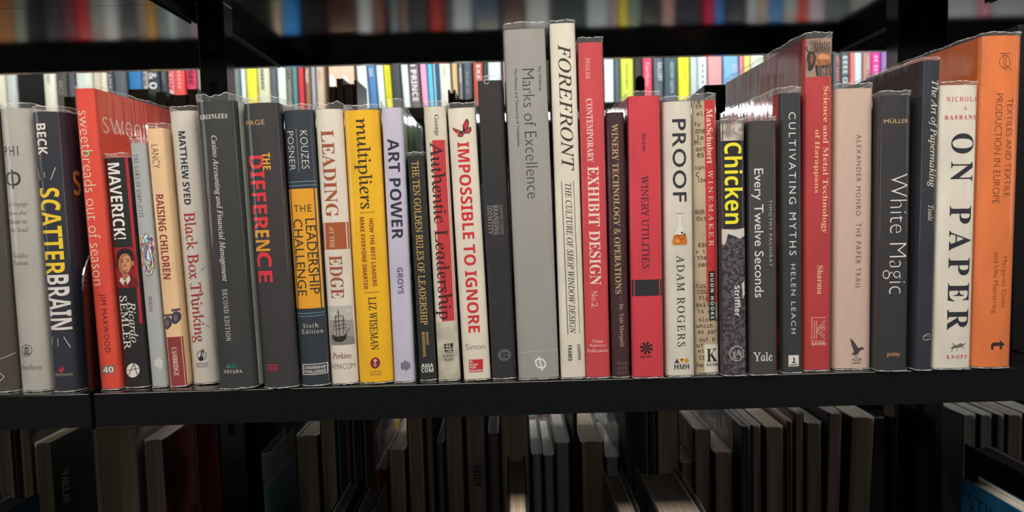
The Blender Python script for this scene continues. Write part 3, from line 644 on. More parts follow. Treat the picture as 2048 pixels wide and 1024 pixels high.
       S('mottled_foot', [(mottled((178, 172, 156), (206, 200, 184), 70, name='marbled_print'), [(872, 643), (914, 641), (919, 760), (878, 761)])]), S('publisher_mark', [((34, 32, 34), q) for q in (R(888, 688, 893, 692), R(894.5, 687, 899, 692), R(900.5, 687, 906, 695), R(888, 693.5, 893, 698), R(894.5, 693.5, 899, 698), R(900.5, 696, 906, 698.5), R(889, 700, 906, 704), R(891, 705, 905, 707))], ), H('publisher_name', 'JOSSEY', 'serifb', (66, 60, 56), 710, 716, 885, 908), H('publisher_name', 'BASS', 'serifb', (66, 60, 56), 717, 723, 889, 907)]),
dict(label='ivory hardcover with red block title under a butterfly', top=(895, 949, 217), bot=(928, 981, 760), ft=207, col=(224, 216, 200), T=.165, s=.002,
     prints=[butterfly(), T('title', 'IMPOSSIBLE TO IGNORE', 'sansb', (206, 44, 50), 284, 665, 925.5, 949, 474), H('author', 'Simon', 'sansl', (84, 80, 76), 688, 700, 931, 970), S('publisher_mark', [((196, 42, 48), R(938, 720, 966, 746))]),
       *[H('publisher_name', s, 'sansb', (232, 220, 214), y, y+4.6, 939.5, x1, 1, 3) for s, y, x1 in (('Mc', 721.5, 946), ('Graw', 727.5, 956), ('Hill', 733.5, 951.5), ('Education', 740, 965))]]),
dict(label='black paperback with faint grey stencil lettering, left of tall silver book', top=(955, 1004, 162), bot=(986, 1032, 757), ft=153, col=(45, 44, 45), T=.18, hard=False, s=.0016,
     prints=[T('title', 'IDENTITY', 'sansb', (128, 127, 128), 408, 466, 975.5, 985.5, 438), T('title', 'BRANDING', 'sansb', (132, 131, 132), 408, 467, 987, 997.5, 438), T('title', 'GRAPHIC DESIGN', 'sansb', (112, 111, 112), 408, 466, 999.5, 1006.5, 438),
       S('publisher_mark', [((92, 92, 96), EL(1009, 711, 13, 12.5, 26))], [((44, 44, 46), R(1003, 705, 1007, 717)), ((44, 44, 46), R(1008.5, 705, 1016, 710)), ((44, 44, 46), R(1008.5, 712, 1016, 717))]), S('ring_mark', [((214, 212, 206), q) for q in RING(973, 164, 5, 1.2, 14, ry=4, a0=20, a1=330)])]),
dict(label='tallest silver-grey hardcover, wide, with thin dark sans title', top=(1007, 1090, 59), bot=(1039, 1118, 758), ft=46, col=(150, 148, 144), T=.2, s=.0016, mat='silver',
     prints=[T('title', 'Marks of Excellence', 'sansl', (58, 57, 58), 137, 393, 1049, 1073, 265), T('author', 'Per Mollerup', 'sans', (66, 64, 64), 133, 181, 1076, 1083, 157), T('subtitle', 'The History and Taxonomy of Trademarks', 'sans', (66, 64, 64), 135, 289, 1029.5, 1037, 212), S('rule', [((196, 195, 192), LN(1037, 704, 1115, 702, .9))]), H('publisher_mark', 'Φ', 'serif', (232, 230, 226), 714, 743, 1070, 1092)]),
dict(label='tall ivory hardcover with large black italic capitals', top=(1099, 1151, 47), bot=(1124, 1171, 756), ft=41, col=(222, 216, 200), left=mottled((60, 40, 44), (120, 60, 64), 50, name='photo_print'), T=.2, s=.0012,
     prints=[T('title', 'FOREFRONT', 'serifi', (58, 52, 50), 88, 337, 1119, 1145, 212), S('rules', [((60, 54, 50), LN(1123, 358, 1136, 668, 1.3)), ((60, 54, 50), LN(1147, 358, 1159, 666, 1))]), T('subtitle', 'THE CULTURE OF SHOP WINDOW DESIGN', 'serifi', (58, 52, 50), 362, 666, 1134.5, 1147, 514), T('publisher_name', 'FRAM', 'sansb', (36, 33, 33), 690, 715, 1136.5, 1144, 705), T('publisher_name', '3', 'sansb', (36, 33, 33), 715.8, 722, 1136.8, 1144.3, 719),
       S('small_label', [((58, 54, 54), [(1154.5, 689), (1160, 689), (1161.5, 721), (1156, 721)])]), T('small_label', 'BIRKHAUSER', 'sansb', (210, 206, 198), 690, 720, 1155.8, 1160, 705, 'd', 1, 3)]),
dict(label='tall rose-red hardcover with cream bold serif title', top=(1156, 1207, 85), bot=(1174, 1220, 755), ft=75, col=(202, 70, 76), T=.19, s=.0018,
     prints=[T('author', 'PEGLER', 'serif', (234, 196, 186), 116, 157, 1171, 1179, 137), T('title', 'CONTEMPORARY', 'serifb', (238, 206, 196), 195, 321, 1173, 1186, 258), T('title', 'EXHIBIT DESIGN', 'serifb', (240, 214, 204), 329, 567, 1177.5, 1200, 449), T('title', 'No.2', 'serif', (234, 200, 190), 579, 613, 1183, 1195, 596),
       *[H('publisher_name', s, 'serif', (238, 206, 196), y, y+7, a, c) for s, y, a, c in (('Visual', 678, 1185, 1206), ('Reference', 687.5, 1180, 1213), ('Publications', 697.5, 1175.5, 1216))]]),
dict(label='narrow dark plum book with gold serif title', top=(1214, 1249, 225), bot=(1226, 1262, 754), ft=219, col=(63, 38, 42), T=.15, s=.002,
     prints=[T('title', 'WINERY TECHNOLOGY & OPERATIONS', 'serifb', (196, 162, 118), 248, 586, 1227, 1240, 418), S('rule', [((150, 118, 96), LN(1241, 590, 1242, 602, 1))]), T('author', 'Dr. Yair Margulit', 'serifb', (176, 140, 116), 606, 694, 1237, 1248, 650), *[H('publisher_name', s, 'serif', (132, 102, 100), y, y+6, 1234, 1257) for s, y in (('WINE', 725), ('APPR.', 734.5), ('GUILD', 744))]]),
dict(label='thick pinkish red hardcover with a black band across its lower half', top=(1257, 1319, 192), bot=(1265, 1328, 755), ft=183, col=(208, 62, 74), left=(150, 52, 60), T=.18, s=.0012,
     prints=[B(557, 590, (40, 42, 50), 'black_band'), T('author', 'Storm', 'serif', (76, 38, 56), 265, 301, 1284, 1293, 283), T('title', 'WINERY UTILITIES', 'serif', (70, 36, 56), 349, 535, 1283, 1298, 441),
       S('pinwheel_emblem', [((34, 26, 30), [(1293, 696), (1293+13*math.cos(a), 696+13*math.sin(a)), (1293+13.5*math.cos(a+.42), 696+13.5*math.sin(a+.42)), (1293+6*math.cos(a+.62), 696+6*math.sin(a+.62))]) for a in [k*math.pi/4 for k in range(8)]]), H('publisher_name', 'KA/PP', 'sansb', (40, 28, 34), 711, 716, 1281, 1304)]),
dict(label='off-white hardcover with wide black title above a flask', top=(1328, 1384, 203), bot=(1335, 1390, 752), ft=193, col=(216, 210, 198), T=.165, s=.0024,
     prints=[T('title', 'PROOF', 'sansr', (46, 48, 54), 238, 401, 1345, 1373, 320, 'd', 1.12), flask(), T('author', 'ADAM ROGERS', 'serif', (50, 48, 50), 508, 693, 1354, 1370, 600, 'd', 1.2),
       S('publisher_mark', [((60, 58, 58), [(1349, 727), (1354, 717), (1359, 727)]), ((208, 150, 50), [(1358, 718), (1369, 718), (1364, 727)]), ((208, 150, 50), EL(1373.5, 722, 4.6, 4.8))], [((60, 58, 58), [(1361, 718), (1367, 718), (1364, 723)])]), H('publisher_name', 'HMH', 'sansb', (44, 44, 48), 729, 739.5, 1349, 1379)]),
dict(label='paperback printed like typed paper with a red strip down its spine', top=(1384, 1433, 201), bot=(1392, 1439, 747), ft=187, mat=mottled((176, 158, 128), (196, 180, 150), 22, name='old_paper_print'), left=(180, 164, 136), col=(190, 174, 144), T=.17, hard=False, s=.0012,
     prints=[*typed(), B(201, 603, (198, 52, 56), 'red_strip', .5, .94, 2), T('title', 'MaxSchubert', 'serifb', (238, 214, 200), 218, 326, 1413, 1426, 272, 'd', 1, 4), T('title', 'WINEMAKER', 'serif', (232, 196, 186), 338, 491, 1417, 1427, 415, 'd', 1.3, 4), B(540, 640, (40, 38, 38), 'black_label', .59, .86, 4), T('author', 'HUON HOOKE', 'sansb', (232, 228, 220), 545, 637, 1421, 1428, 591, 'd', 1.25, 6),
       B(689, 746, (222, 216, 202), 'white_label', .37, .99, 3), H('publisher_mark', 'K', 'serifb', (42, 40, 42), 698, 724, 1413, 1435, 1, 5), H('publisher_name', 'KERR', 'serifb', (50, 46, 46), 727.5, 733, 1413, 1437, 1, 5)]),
dict(label='short hardcover with bright yellow title on black and a gravel photo', top=(1442, 1489, 247), bot=(1447, 1495, 751), ft=238, col=(52, 49, 52), left=(96, 78, 86), T=.165, s=.0022,
     prints=[B(247, 281, mottled((150, 136, 130), (206, 196, 186), 160, name='photo_print'), 'photo_top'), B(281, 456, (38, 38, 40), 'black_block', .12, 1.0), grit(), T('title', 'Chicken', 'sansb', (244, 232, 50), 285, 446, 1450, 1486, 365), T('author', 'Striffler', 'sansb', (232, 228, 222), 570, 632, 1469, 1481, 601, 'd', 1, 3),
       S('publisher_mark', [((222, 218, 214), q) for q in RING(1474, 708, 14.5, 1.2, 26)], [((222, 218, 214), LN(*a, 1)) for a in ((1464, 702, 1468, 708), (1472, 702, 1466, 716), (1473, 712, 1477, 700), (1477, 700, 1480, 712), (1474, 708, 1479, 708), (1482, 702, 1482, 714), (1470, 710, 1470, 718), (1470, 718, 1476, 718), (1480, 716, 1485, 716), (1482, 708, 1486, 708))])]),
dict(label='dark grey hardcover with plain white title, right of the yellow-lettered book', top=(1500, 1552, 242), bot=(1501, 1556, 750), ft=233, col=(66, 64, 64), left=(61, 57, 59), T=.16, s=.0014,
     prints=[T('title', 'Every Twelve Seconds', 'sans', (230, 228, 224), 336, 594, 1504, 1527, 465), T('author', 'TIMOTHY PACHIRAT', 'sans', (186, 182, 180), 399, 532, 1538, 1544.5, 465, 'd', 1.3), H('publisher_name', 'Yale', 'serif', (228, 226, 220), 705, 724, 1506, 1546)]),
dict(label='slim slate hardcover with widely spaced white capitals, red edge on its left', top=(1564, 1602, 186), bot=(1567, 1605, 745), ft=174, col=(52, 55, 59), left=mottled((96, 30, 34), (176, 52, 52), 30, name='red_photo'), T=.17, s=.001,
     prints=[T('title', 'CULTIVATING MYTHS', 'sans', (222, 220, 214), 224, 508, 1578, 1592, 366, 'd', 1.35), T('author', 'HELEN LEACH', 'sans', (216, 213, 206), 526, 667, 1582, 1591.5, 597, 'd', 1.3), S('publisher_mark', [((224, 220, 212), R(1577, 711, 1598, 734))], [((40, 40, 44), [(1586, 714), (1590, 719), (1589, 725), (1594, 727), (1583, 727), (1587, 723)])]), H('publisher_name', 'GODWIT', 'sansb', (52, 50, 52), 729, 732.5, 1579, 1596, 1, 4)]),
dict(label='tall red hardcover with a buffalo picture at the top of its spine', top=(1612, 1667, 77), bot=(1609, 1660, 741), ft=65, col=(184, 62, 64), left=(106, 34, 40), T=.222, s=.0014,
     prints=[buffalo(), T('title', 'Science and Metal Technology', 'serifb', (236, 188, 150), 171, 463, 1643, 1657.5, 316), T('title', 'of Harappans', 'serifb', (234, 184, 148), 256, 382, 1627.5, 1639, 320), T('author', 'Sharma', 'serifb', (236, 190, 154), 528, 586, 1634.5, 1646, 557),
       S('publisher_mark', [((226, 196, 178), LN(*a, 1)) for a in ((1624, 634, 1652, 634), (1624, 634, 1624, 682), (1624, 682, 1650, 682), (1629, 640, 1629, 677), (1633, 640, 1633, 677), (1633, 658, 1650, 640), (1633, 662, 1650, 646), (1636, 659, 1650, 672), (1633, 662, 1650, 678), (1641, 656, 1652, 652))]+[((226, 196, 178), q) for q in RING(1647, 658, 3, .9, 10)]), H('publisher_name', 'KAVERI', 'sansb', (232, 202, 186), 684.5, 690.5, 1624, 1652)]),
dict(label='plain dusty pink cloth-like hardcover with grey capitals and a bird emblem', top=(1675, 1747, 177), bot=(1671, 1743, 738), ft=167, mat=None, col=(204, 178, 164), T=.17, s=.0012,
     prints=[T('author', 'ALEXANDER MONRO', 'sans', (118, 96, 90), 268, 429, 1712.5, 1722, 349, 'd', 1.3), T('title', 'THE PAPER TRAIL', 'sans', (116, 96, 90), 444, 576, 1711.5, 1722, 510, 'd', 1.3), pelican(), H('publisher_name', 'ALLEN', 'sansb', (84, 74, 76), 717.5, 722.5, 1704, 1723), H('publisher_name', 'LANE', 'sansb', (84, 74, 76), 724.5, 729, 1705, 1721)]),
dict(label='charcoal hardcover with large thin white title', top=(1764, 1825, 191), bot=(1757, 1816, 743), ft=182, col=(52, 51, 54), left=(56, 54, 57), T=.165, s=.0024,
     prints=[H('author', 'MÜLLER', 'sans', (212, 172, 128), 236, 246, 1770, 1818), T('title', 'White Magic', 'sansxl', (232, 230, 226), 346, 587, 1768, 1815, 466), H('publisher_name', 'polity', 'sans', (224, 160, 110), 705.5, 717, 1775, 1800)]),
dict(label='slim blue-black book with cream italic title and long showing cover', top=(1851, 1881, 121), bot=(1832, 1865, 744), ft=115, col=(45, 50, 59), left=(45, 42, 44), T=.2, s=.0012,
     prints=[T('title', 'The Art of Papermaking', 'serifi', (226, 220, 200), 161, 373, 1857, 1875, 267), T('author', 'Toale', 'serifi', (220, 214, 198), 409, 441, 1856, 1867, 425), S('publisher_mark', [((206, 204, 196), q) for q in RING(1851, 680, 4.5, 1, 12, a0=20, a1=250)]+[((206, 204, 196), q) for q in RING(1857, 675, 4, 1, 12, a0=150, a1=420)]+[((206, 204, 196), LN(1846, 676, 1854, 672, 1)), ((206, 204, 196), LN(1853, 684, 1863, 682, 1))])]),
dict(label='wide white hardcover with tall black didone capitals and red author name', top=(1882, 1957, 171), bot=(1868, 1942, 738), ft=163, col=(222, 216, 203), T=.17, s=.0012,
     prints=[H('author', 'NICHOLA', 'serif', (196, 68, 66), 194, 203, 1894, 1956, 1.25), H('author', 'A.', 'serif', (196, 68, 66), 211, 220, 1927, 1936), H('author', 'BASBANE', 'serifb', (196, 72, 70), 230, 238.5, 1890, 1955, 1.25), T('title', 'ON', 'serifb', (42, 44, 54), 266, 361, 1902, 1948, 313, 'd', 1.3), T('title', 'PAPER', 'serifb', (42, 44, 54), 410, 660, 1897, 1941, 535, 'd', 1.3),
       S('dog_emblem', [((108, 102, 98), [(1900, 700), (1906, 692), (1914, 691), (1922, 687), (1927, 690), (1932, 686), (1929, 692), (1922, 695), (1914, 697), (1908, 697)]), ((108, 102, 98), LN(1908, 696, 1902, 705, 1)), ((108, 102, 98), LN(1922, 694, 1930, 698, 1)), ((108, 102, 98), LN(1904, 687, 1911, 692, 1.4)), ((108, 102, 98), LN(1916, 697, 1912, 704, 1))]), H('publisher_name', 'KNOPF', 'serifb', (194, 66, 64), 711, 719, 1893, 1935, 1.35)]),
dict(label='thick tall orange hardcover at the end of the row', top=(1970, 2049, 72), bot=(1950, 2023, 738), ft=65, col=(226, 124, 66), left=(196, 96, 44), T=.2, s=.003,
     prints=[S('monogram', [((122, 66, 40), q) for q in RING(2010, 124, 11, 1.1, 24, ry=13)], [((122, 66, 40), LN(*a, 1)) for a in ((1999, 107, 2022, 107), (2007, 107, 2008, 138), (2012, 107, 2012, 141), (2012, 130, 2024, 140))]), T('title', 'TEXTILES AND TEXTILE', 'sansl', (108, 58, 38), 195, 391, 2012, 2025, 293), T('title', 'PRODUCTION IN EUROPE', 'sansl', (108, 58, 38), 186, 405, 1988.5, 2002, 296),
       T('author', 'Margarita Gleba', 'sansl', (116, 62, 42), 512, 617, 2001, 2014, 565), T('author', 'and Ulla Mannering', 'sansl', (116, 62, 42), 503, 627, 1983.5, 1996, 565), T('publisher_mark', 't', 'sansb', (52, 34, 28), 684, 702, 1982, 2009, 693)]),
]
for q in BOOKS:
    if q.get('mat') == 'silver': q['mat'] = paper((158, 156, 152), .42, .04)
    elif q.get('mat', 1) is None: q['mat'] = paper(q['col'], .7, .045, 500, 'linen_cover', (1, 1, .2))
books = [parse_book(q) for q in BOOKS]
fit_books(books)
for i, b in enumerate(books): build_book(b, i)

# ------------------------------------------------------------------ plain books: rear rows, lower shelf, far rack
def plain_book(label, group, cx, Y, z, Wd, Ht, Td, lean=0, flip=False, cols=None, pg=(215, 200, 170), s=.002, th=.0022, n=6, film=None, name='book', yaw=0.0, hollow=.004):
    sp, lf, rt = cols if isinstance(cols, list) else (cols, cols, cols)
    z += abs(math.sin(lean))*Wd/2+.0002
    rot = (0, -lean if flip else lean, (math.pi if flip else 0)+yaw)
    t = thing(name, label, 'book', (cx, Y+Td if flip else Y, z), rot, group)
    if flip: lf, rt = rt, lf
    hw = Wd/2
    pts = arc_profile(Wd-.001, hw, hw, Td, s, n)
    mk = lambda c: paper(c) if isinstance(c, tuple) else c
    cover_mesh('cover', pts, th, .0005, Ht, [mk(sp), mk(lf), mk(rt), paper((225, 220, 208))], t)
    i = .003 if th > .001 else .0004
    page_block(t, -hw+th+.0002, hw-th-.0002, s+.005, Td-i*1.2, .0005+i, Ht-i, pg, hollow)
    if film: jacket(t, pts, 0, Ht+film, int(cx*1e4) % 997, rag=.0012, bulge=.004, cover_top=Ht, film=plastic(.03, .8))
    return t
def label_text(t, s, st, col, x0, x1, z0, z1, d='d', y=-.0006):
    vs, fs = glyphs(s, st)
    if d == 'd': V = [(x0+(x1-x0)*v, y, z1+(z0-z1)*u) for u, v in vs]
    else: V = [(x0+(x1-x0)*u, y, z0+(z1-z0)*v) for u, v in vs]
    return mesh_obj('title', V, fs, ink(col), t)

# ---- far rack, upper level: (x0, x1 in the photo, colour, colour words, lean in degrees, lettering)
K, Wt = (40, 40, 42), (235, 238, 235)
FAR = [
(-28, 7, (214, 206, 186), 'cream', 0, None), (8, 27, (190, 196, 190), 'pearl grey', 0, None),
(82, 107, (222, 218, 200), 'ivory', 0, ('HIST', 'sansb', (165, 162, 150), 149, 166, .35, .62)),
(108, 130, (78, 75, 74), 'umber grey, orange-dotted', 0, ('ABCD', 'sans', (150, 146, 144), 160, 190, .3, .7)),
(132, 146, (86, 84, 90), 'ash-dark', 0, None), (148, 181, (206, 212, 202), 'broad pale grey-green', 0, None),
(182, 199, (206, 194, 174), 'beige', 0, None), (200, 212, (222, 213, 196), 'narrow cream', 0, None),
(213, 225, (74, 76, 84), 'anthracite', 0, ('LIFE', 'sansb', (190, 188, 190), 150, 178, .3, .7)),
(226, 250, (88, 92, 98), 'slate grey', 0, None), (251, 281, (44, 116, 172), 'bright blue', 0, None),
(283, 294, (182, 176, 166), 'grey-beige, dark-lettered', 0, ('OF THE', 'sansb', (70, 66, 62), 146, 172, .25, .75)),
(295, 317, (52, 58, 65), 'charcoal, white-lettered', 0, ('& O', 'sansb', Wt, 146, 178, .12, .82)),
(318, 332, (60, 68, 72), 'dark slate', 0, ('TEXT', 'sans', (140, 146, 150), 142, 166, .3, .65)),
(333, 345, (236, 176, 180), 'pale pink, red-lettered', 0, ('CON', 'sansb', (206, 40, 60), 141, 178, .15, .85)),
(346, 368, (226, 86, 82), 'coral red', 0, ('IIIII', 'sansb', (240, 190, 180), 140, 178, .45, .65)),
(370, 393, (200, 60, 92), 'crimson', 0, ('SEC', 'sansb', (110, 30, 48), 140, 170, .25, .72)), (394, 401, (150, 150, 142), 'thin grey', 0, None),
(446, 479, (116, 128, 128), 'broad grey-teal', 0, None), (480, 489, (212, 230, 234), 'thin ice blue', 0, None),
(490, 512, (242, 226, 66), 'sunny yellow', 0, None), (513, 538, (216, 218, 184), 'pale cream, black-lettered', 0, ('NAKAN', 'sansb', K, 138, 178, .3, .55)),
(539, 552, (96, 98, 106), 'mid grey', 0, None), (553, 570, (222, 234, 220), 'mint white', 0, None),
(571, 582, (132, 132, 126), 'olive grey', 0, ('III', 'sansb', (70, 76, 60), 138, 158, .3, .7)), (583, 593, (94, 140, 138), 'teal', 0, None),
(594, 607, (208, 60, 70), 'signal red', 0, None), (609, 620, (152, 112, 92), 'copper brown', 0, ('Manet', 'serifb', Wt, 138, 166, .25, .75)),
(621, 630, (162, 170, 174), 'grey-blue', 0, None), (631, 646, (206, 186, 166), 'sand', 0, ('SIBA', 'serif', (196, 130, 100), 142, 162, .3, .7)),
(713, 733, (224, 236, 240), 'broad ice white', -2.6, None), (734, 751, (84, 134, 184), 'denim blue', -2.6, ('ON', 'sansb', (190, 214, 230), 136, 152, .2, .7)),
(752, 766, (226, 240, 240), 'cool white', -2.6, None), (767, 781, (242, 240, 50), 'lemon yellow', -2.6, ('MORTENSEN', 'sansb', (190, 180, 50), 138, 196, .3, .7)),
(782, 800, (66, 72, 73), 'blackish', -2.6, None), (801, 816, (226, 240, 236), 'pale white', -2.6, None),
(817, 838, (126, 110, 112), 'mauve-grey, big-lettered', -2.6, ('D PRINCE', 'sansb', (240, 240, 240), 122, 203, .18, .75)),
(840, 854, (246, 172, 206), 'candy pink', -2.2, None), (855, 865, (92, 206, 242), 'cyan', -1.9, None), (866, 871, (226, 236, 236), 'thin white', -1.7, None), (872, 877, (48, 120, 172), 'thin blue', -1.5, None),
(878, 901, (226, 226, 212), 'cream-white', -1.3, ('Handbook', 'sans', (160, 164, 150), 134, 152, .4, .6)), (903, 915, (216, 186, 136), 'tan', -.9, None), (917, 925, (128, 134, 136), 'white-lettered grey', -.5, ('Smith', 'serifb', Wt, 136, 166, .2, .8)),
(926, 944, (86, 96, 104), 'blue-slate', -.3, ('THE ART OF', 'sans', (170, 180, 186), 142, 186, .3, .55)), (946, 966, (190, 90, 70), 'brick red', 0, ('EXX', 'sansb', (240, 226, 220), 130, 160, .35, .75)),
(967, 974, (76, 86, 90), 'thin dark', 0, None), (975, 1003, (216, 232, 232), 'frost white', 0, None),
(1005, 1032, (120, 60, 60), 'maroon', 0, None), (1034, 1058, (206, 206, 196), 'stone', 0, None), (1060, 1092, (60, 80, 110), 'deep blue', 0, None), (1094, 1120, (200, 170, 80), 'ochre', 0, None), (1122, 1150, (90, 100, 96), 'moss grey', 0, None), (1152, 1178, (226, 220, 210), 'chalk', 0, None), (1180, 1207, (150, 150, 156), 'steel grey', 0, None),
(1209, 1228, (242, 250, 246), 'pure white', 0, None), (1229, 1241, (94, 110, 120), 'slate blue', 0, None), (1242, 1269, (228, 242, 92), 'lime yellow', 0, ('landscapes', 'serifi', (120, 130, 60), 126, 178, .3, .62)),
(1270, 1285, (60, 58, 58), 'dark umber', 0, None), (1286, 1306, (228, 86, 112), 'raspberry', 0, ('Gardens', 'serifb', (246, 190, 200), 124, 172, .3, .7)),
(1308, 1328, (100, 112, 122), 'blue-grey, white-lettered', 0, ('GALLERY', 'sansb', (214, 222, 228), 124, 162, .4, .85)), (1329, 1356, (75, 95, 106), 'petrol', 0, ('HISTORY SMITH', 'sansb', (180, 206, 214), 124, 186, .42, .68)),
(1357, 1380, (248, 243, 60), 'neon yellow', 0, ('DAVIDSON', 'sansb', (200, 190, 50), 126, 162, .45, .62)), (1382, 1396, (202, 220, 222), 'powder blue', 0, None),
(1397, 1416, (226, 240, 238), 'dotted white', 0, ('....', 'sansb', (110, 130, 140), 128, 166, .4, .6)), (1418, 1447, (232, 168, 168), 'salmon pink', 0, None), (1449, 1480, (132, 192, 238), 'sky blue', 0, ('DESIGN', 'sansb', (200, 222, 240), 128, 146, .5, .85)),
(1481, 1488, (236, 150, 170), 'thin pink', 0, None), (1489, 1502, (244, 226, 130), 'butter yellow', 0, None), (1503, 1530, (222, 236, 214), 'celadon', 0, None),
(1533, 1560, (110, 70, 70), 'oxblood', 0, None), (1562, 1590, (196, 200, 204), 'silver', 0, None), (1592, 1618, (70, 90, 80), 'bottle green', 0, None), (1620, 1645, (210, 190, 150), 'straw', 0, None), (1647, 1667, (120, 124, 132), 'lead grey', 0, None),
(1669, 1682, (96, 108, 112), 'grey, salmon-lettered', 0, ('ART PAPER', 'sansb', (240, 130, 130), 112, 164, .25, .75)), (1683, 1701, (90, 104, 108), 'grey-green, white-lettered', 0, ('EEEE O', 'sansb', (220, 230, 232), 112, 166, .2, .75)),
(1702, 1709, (242, 132, 132), 'salmon', 0, None), (1710, 1726, (222, 240, 246), 'snow white', 0, None), (1728, 1743, (186, 146, 140), 'brown-rose', 0, ('Silk', 'serifb', (236, 214, 208), 114, 140, .4, .7)),
(1744, 1764, (238, 72, 168), 'magenta', 0, ('II III', 'sansb', (250, 220, 240), 110, 150, .3, .6)), (1765, 1780, (156, 130, 196), 'lavender', 0, None), (1781, 1797, (132, 192, 202), 'aqua', 0, None),
]
def far_row(rows, ztop, yref, where, group, hmin, hmax, titles=True, gap=.0012):
    r = random.Random(int(ztop*1000)+77)
    prev = None
    for i, (x0, x1, col, words, lean, txt) in enumerate(rows):
        L = math.radians(lean); zs = Z0+ztop
        a, c = at(x0, yref, YFAR), at(x1, yref, YFAR); sh = math.tan(L)*(a.z-zs)
        xa, xb = a.x-sh+gap/2, c.x-sh-gap/2
        left = rows[i-1][3].split(',')[0] if i else None; right = rows[i+1][3].split(',')[0] if i+1 < len(rows) else None
        if left and right: lab = f'{words} book between {left} and {right} ones, {where}'
        else: lab = f'{words} book at the {"left" if right else "right"} end of the row, {where}'
        Ht = r.uniform(hmin, hmax); dy = r.uniform(0, .006)
        t = plain_book(lab, group, (xa+xb)/2, YFAR+dy, zs, xb-xa, Ht, .17, L, cols=col, s=min(.004, (xb-xa)*.12), n=6, th=min(.002, (xb-xa)*.2))
        if txt and titles:
            s, st, tc, y0, y1, u0, u1 = txt; w = xb-xa
            xm = (x0+x1)/2; z1, z0 = at(xm, y0, YFAR).z-zs, at(xm, y1, YFAR).z-zs
            label_text(t, s, st, tc, (u0-.5)*w, (u1-.5)*w, z0, z1, y=-.0012)
far_row(FAR, ZUP, 150, 'on the far upper shelf', 'books on the far upper shelf', .25, .30)

# ---- far rack, middle level: seen mirrored under the black shelf above the front row
MIR = [(-30, 24, (150, 100, 60), 'amber brown'), (27, 48, (130, 140, 125), 'sage'), (50, 80, (30, 30, 32), 'jet black'), (84, 120, (60, 60, 62), 'dim grey'), (124, 147, (110, 60, 66), 'dusky red'), (150, 174, (190, 44, 56), 'scarlet'), (178, 200, (130, 146, 130), 'grey-sage'),
(202, 234, (206, 204, 198), 'light grey'), (238, 272, (70, 74, 80), 'smoke grey'), (275, 289, (170, 160, 146), 'putty'), (291, 309, (190, 140, 70), 'honey'), (312, 329, (110, 136, 134), 'pale teal'), (332, 350, (200, 202, 198), 'whitish'), (353, 370, (120, 124, 124), 'pewter'), (373, 393, (150, 130, 136), 'mauve'),
(446, 486, (40, 46, 50), 'inky'), (490, 540, (24, 24, 26), 'pitch black'), (544, 562, (180, 160, 130), 'wheat'), (564, 596, (50, 130, 190), 'azure'), (600, 650, (24, 20, 20), 'sooty'), (654, 710, (70, 34, 28), 'dark russet'), (714, 744, (190, 192, 190), 'pale grey'), (746, 768, (120, 80, 66), 'chestnut'), (780, 797, (120, 126, 128), 'zinc'), (800, 816, (136, 108, 92), 'taupe'), (820, 856, (60, 64, 66), 'graphite'), (860, 886, (170, 56, 50), 'rust red'), (890, 902, (80, 84, 84), 'iron grey'), (905, 944, (180, 184, 184), 'cloud grey'), (948, 1000, (70, 90, 110), 'steel blue'),
(1004, 1050, (90, 60, 56), 'cocoa'), (1054, 1100, (190, 190, 186), 'ash'), (1104, 1170, (60, 70, 70), 'pine'), (1175, 1220, (176, 184, 184), 'misty grey'), (1222, 1235, (176, 150, 156), 'rose grey'), (1238, 1256, (232, 214, 60), 'canary yellow'), (1258, 1284, (120, 140, 132), 'lichen'), (1287, 1324, (50, 54, 56), 'coal'), (1327, 1351, (190, 140, 140), 'old rose'), (1355, 1406, (50, 54, 58), 'night grey'), (1410, 1430, (200, 40, 70), 'cherry'), (1431, 1450, (60, 116, 176), 'royal blue'), (1455, 1496, (54, 58, 62), 'basalt'), (1499, 1517, (196, 202, 202), 'bone white'), (1520, 1539, (196, 166, 136), 'camel'), (1541, 1568, (56, 126, 186), 'cobalt'), (1570, 1597, (160, 184, 170), 'seafoam'), (1600, 1618, (206, 66, 60), 'vermilion'), (1620, 1652, (186, 166, 170), 'blush grey'), (1655, 1700, (90, 96, 100), 'flint'), (1704, 1760, (150, 150, 146), 'dove grey'), (1764, 1820, (70, 74, 80), 'gunmetal'), (1824, 1885, (120, 120, 122), 'battleship grey'), (1890, 1960, (150, 152, 152), 'fog grey'), (1964, 1982, (190, 110, 130), 'dusty pink'), (1986, 2070, (140, 142, 142), 'cement grey')]
far_row([(a, c, d, w, 0, None) for a, c, d, w in MIR], ZMID, 50, 'far middle shelf', 'books on the far middle shelf', .20, .255, False)
LOWFAR = [(700, 722, (180, 70, 60), 'tomato'), (724, 748, (220, 216, 206), 'eggshell'), (750, 762, (206, 60, 90), 'pink-red'), (763, 776, (236, 140, 180), 'bubblegum pink'), (777, 800, (240, 190, 40), 'saffron'), (802, 830, (80, 100, 130), 'dull blue'),
(1050, 1080, (220, 226, 226), 'milk white'), (1082, 1110, (200, 120, 110), 'terracotta'), (1112, 1150, (110, 130, 120), 'fern'), (1190, 1215, (226, 232, 232), 'paper white'), (1217, 1250, (90, 90, 100), 'dark violet-grey'), (1350, 1375, (230, 230, 236), 'pale lilac'), (1377, 1400, (180, 120, 110), 'clay'), (1430, 1460, (150, 190, 196), 'duck-egg blue'), (1462, 1490, (230, 232, 226), 'linen white')]
far_row([(a, c, d, w, 0, None) for a, c, d, w in LOWFAR], ZLOW, 850, 'far lower shelf', 'books on the far lower shelf', .20, .26, False)

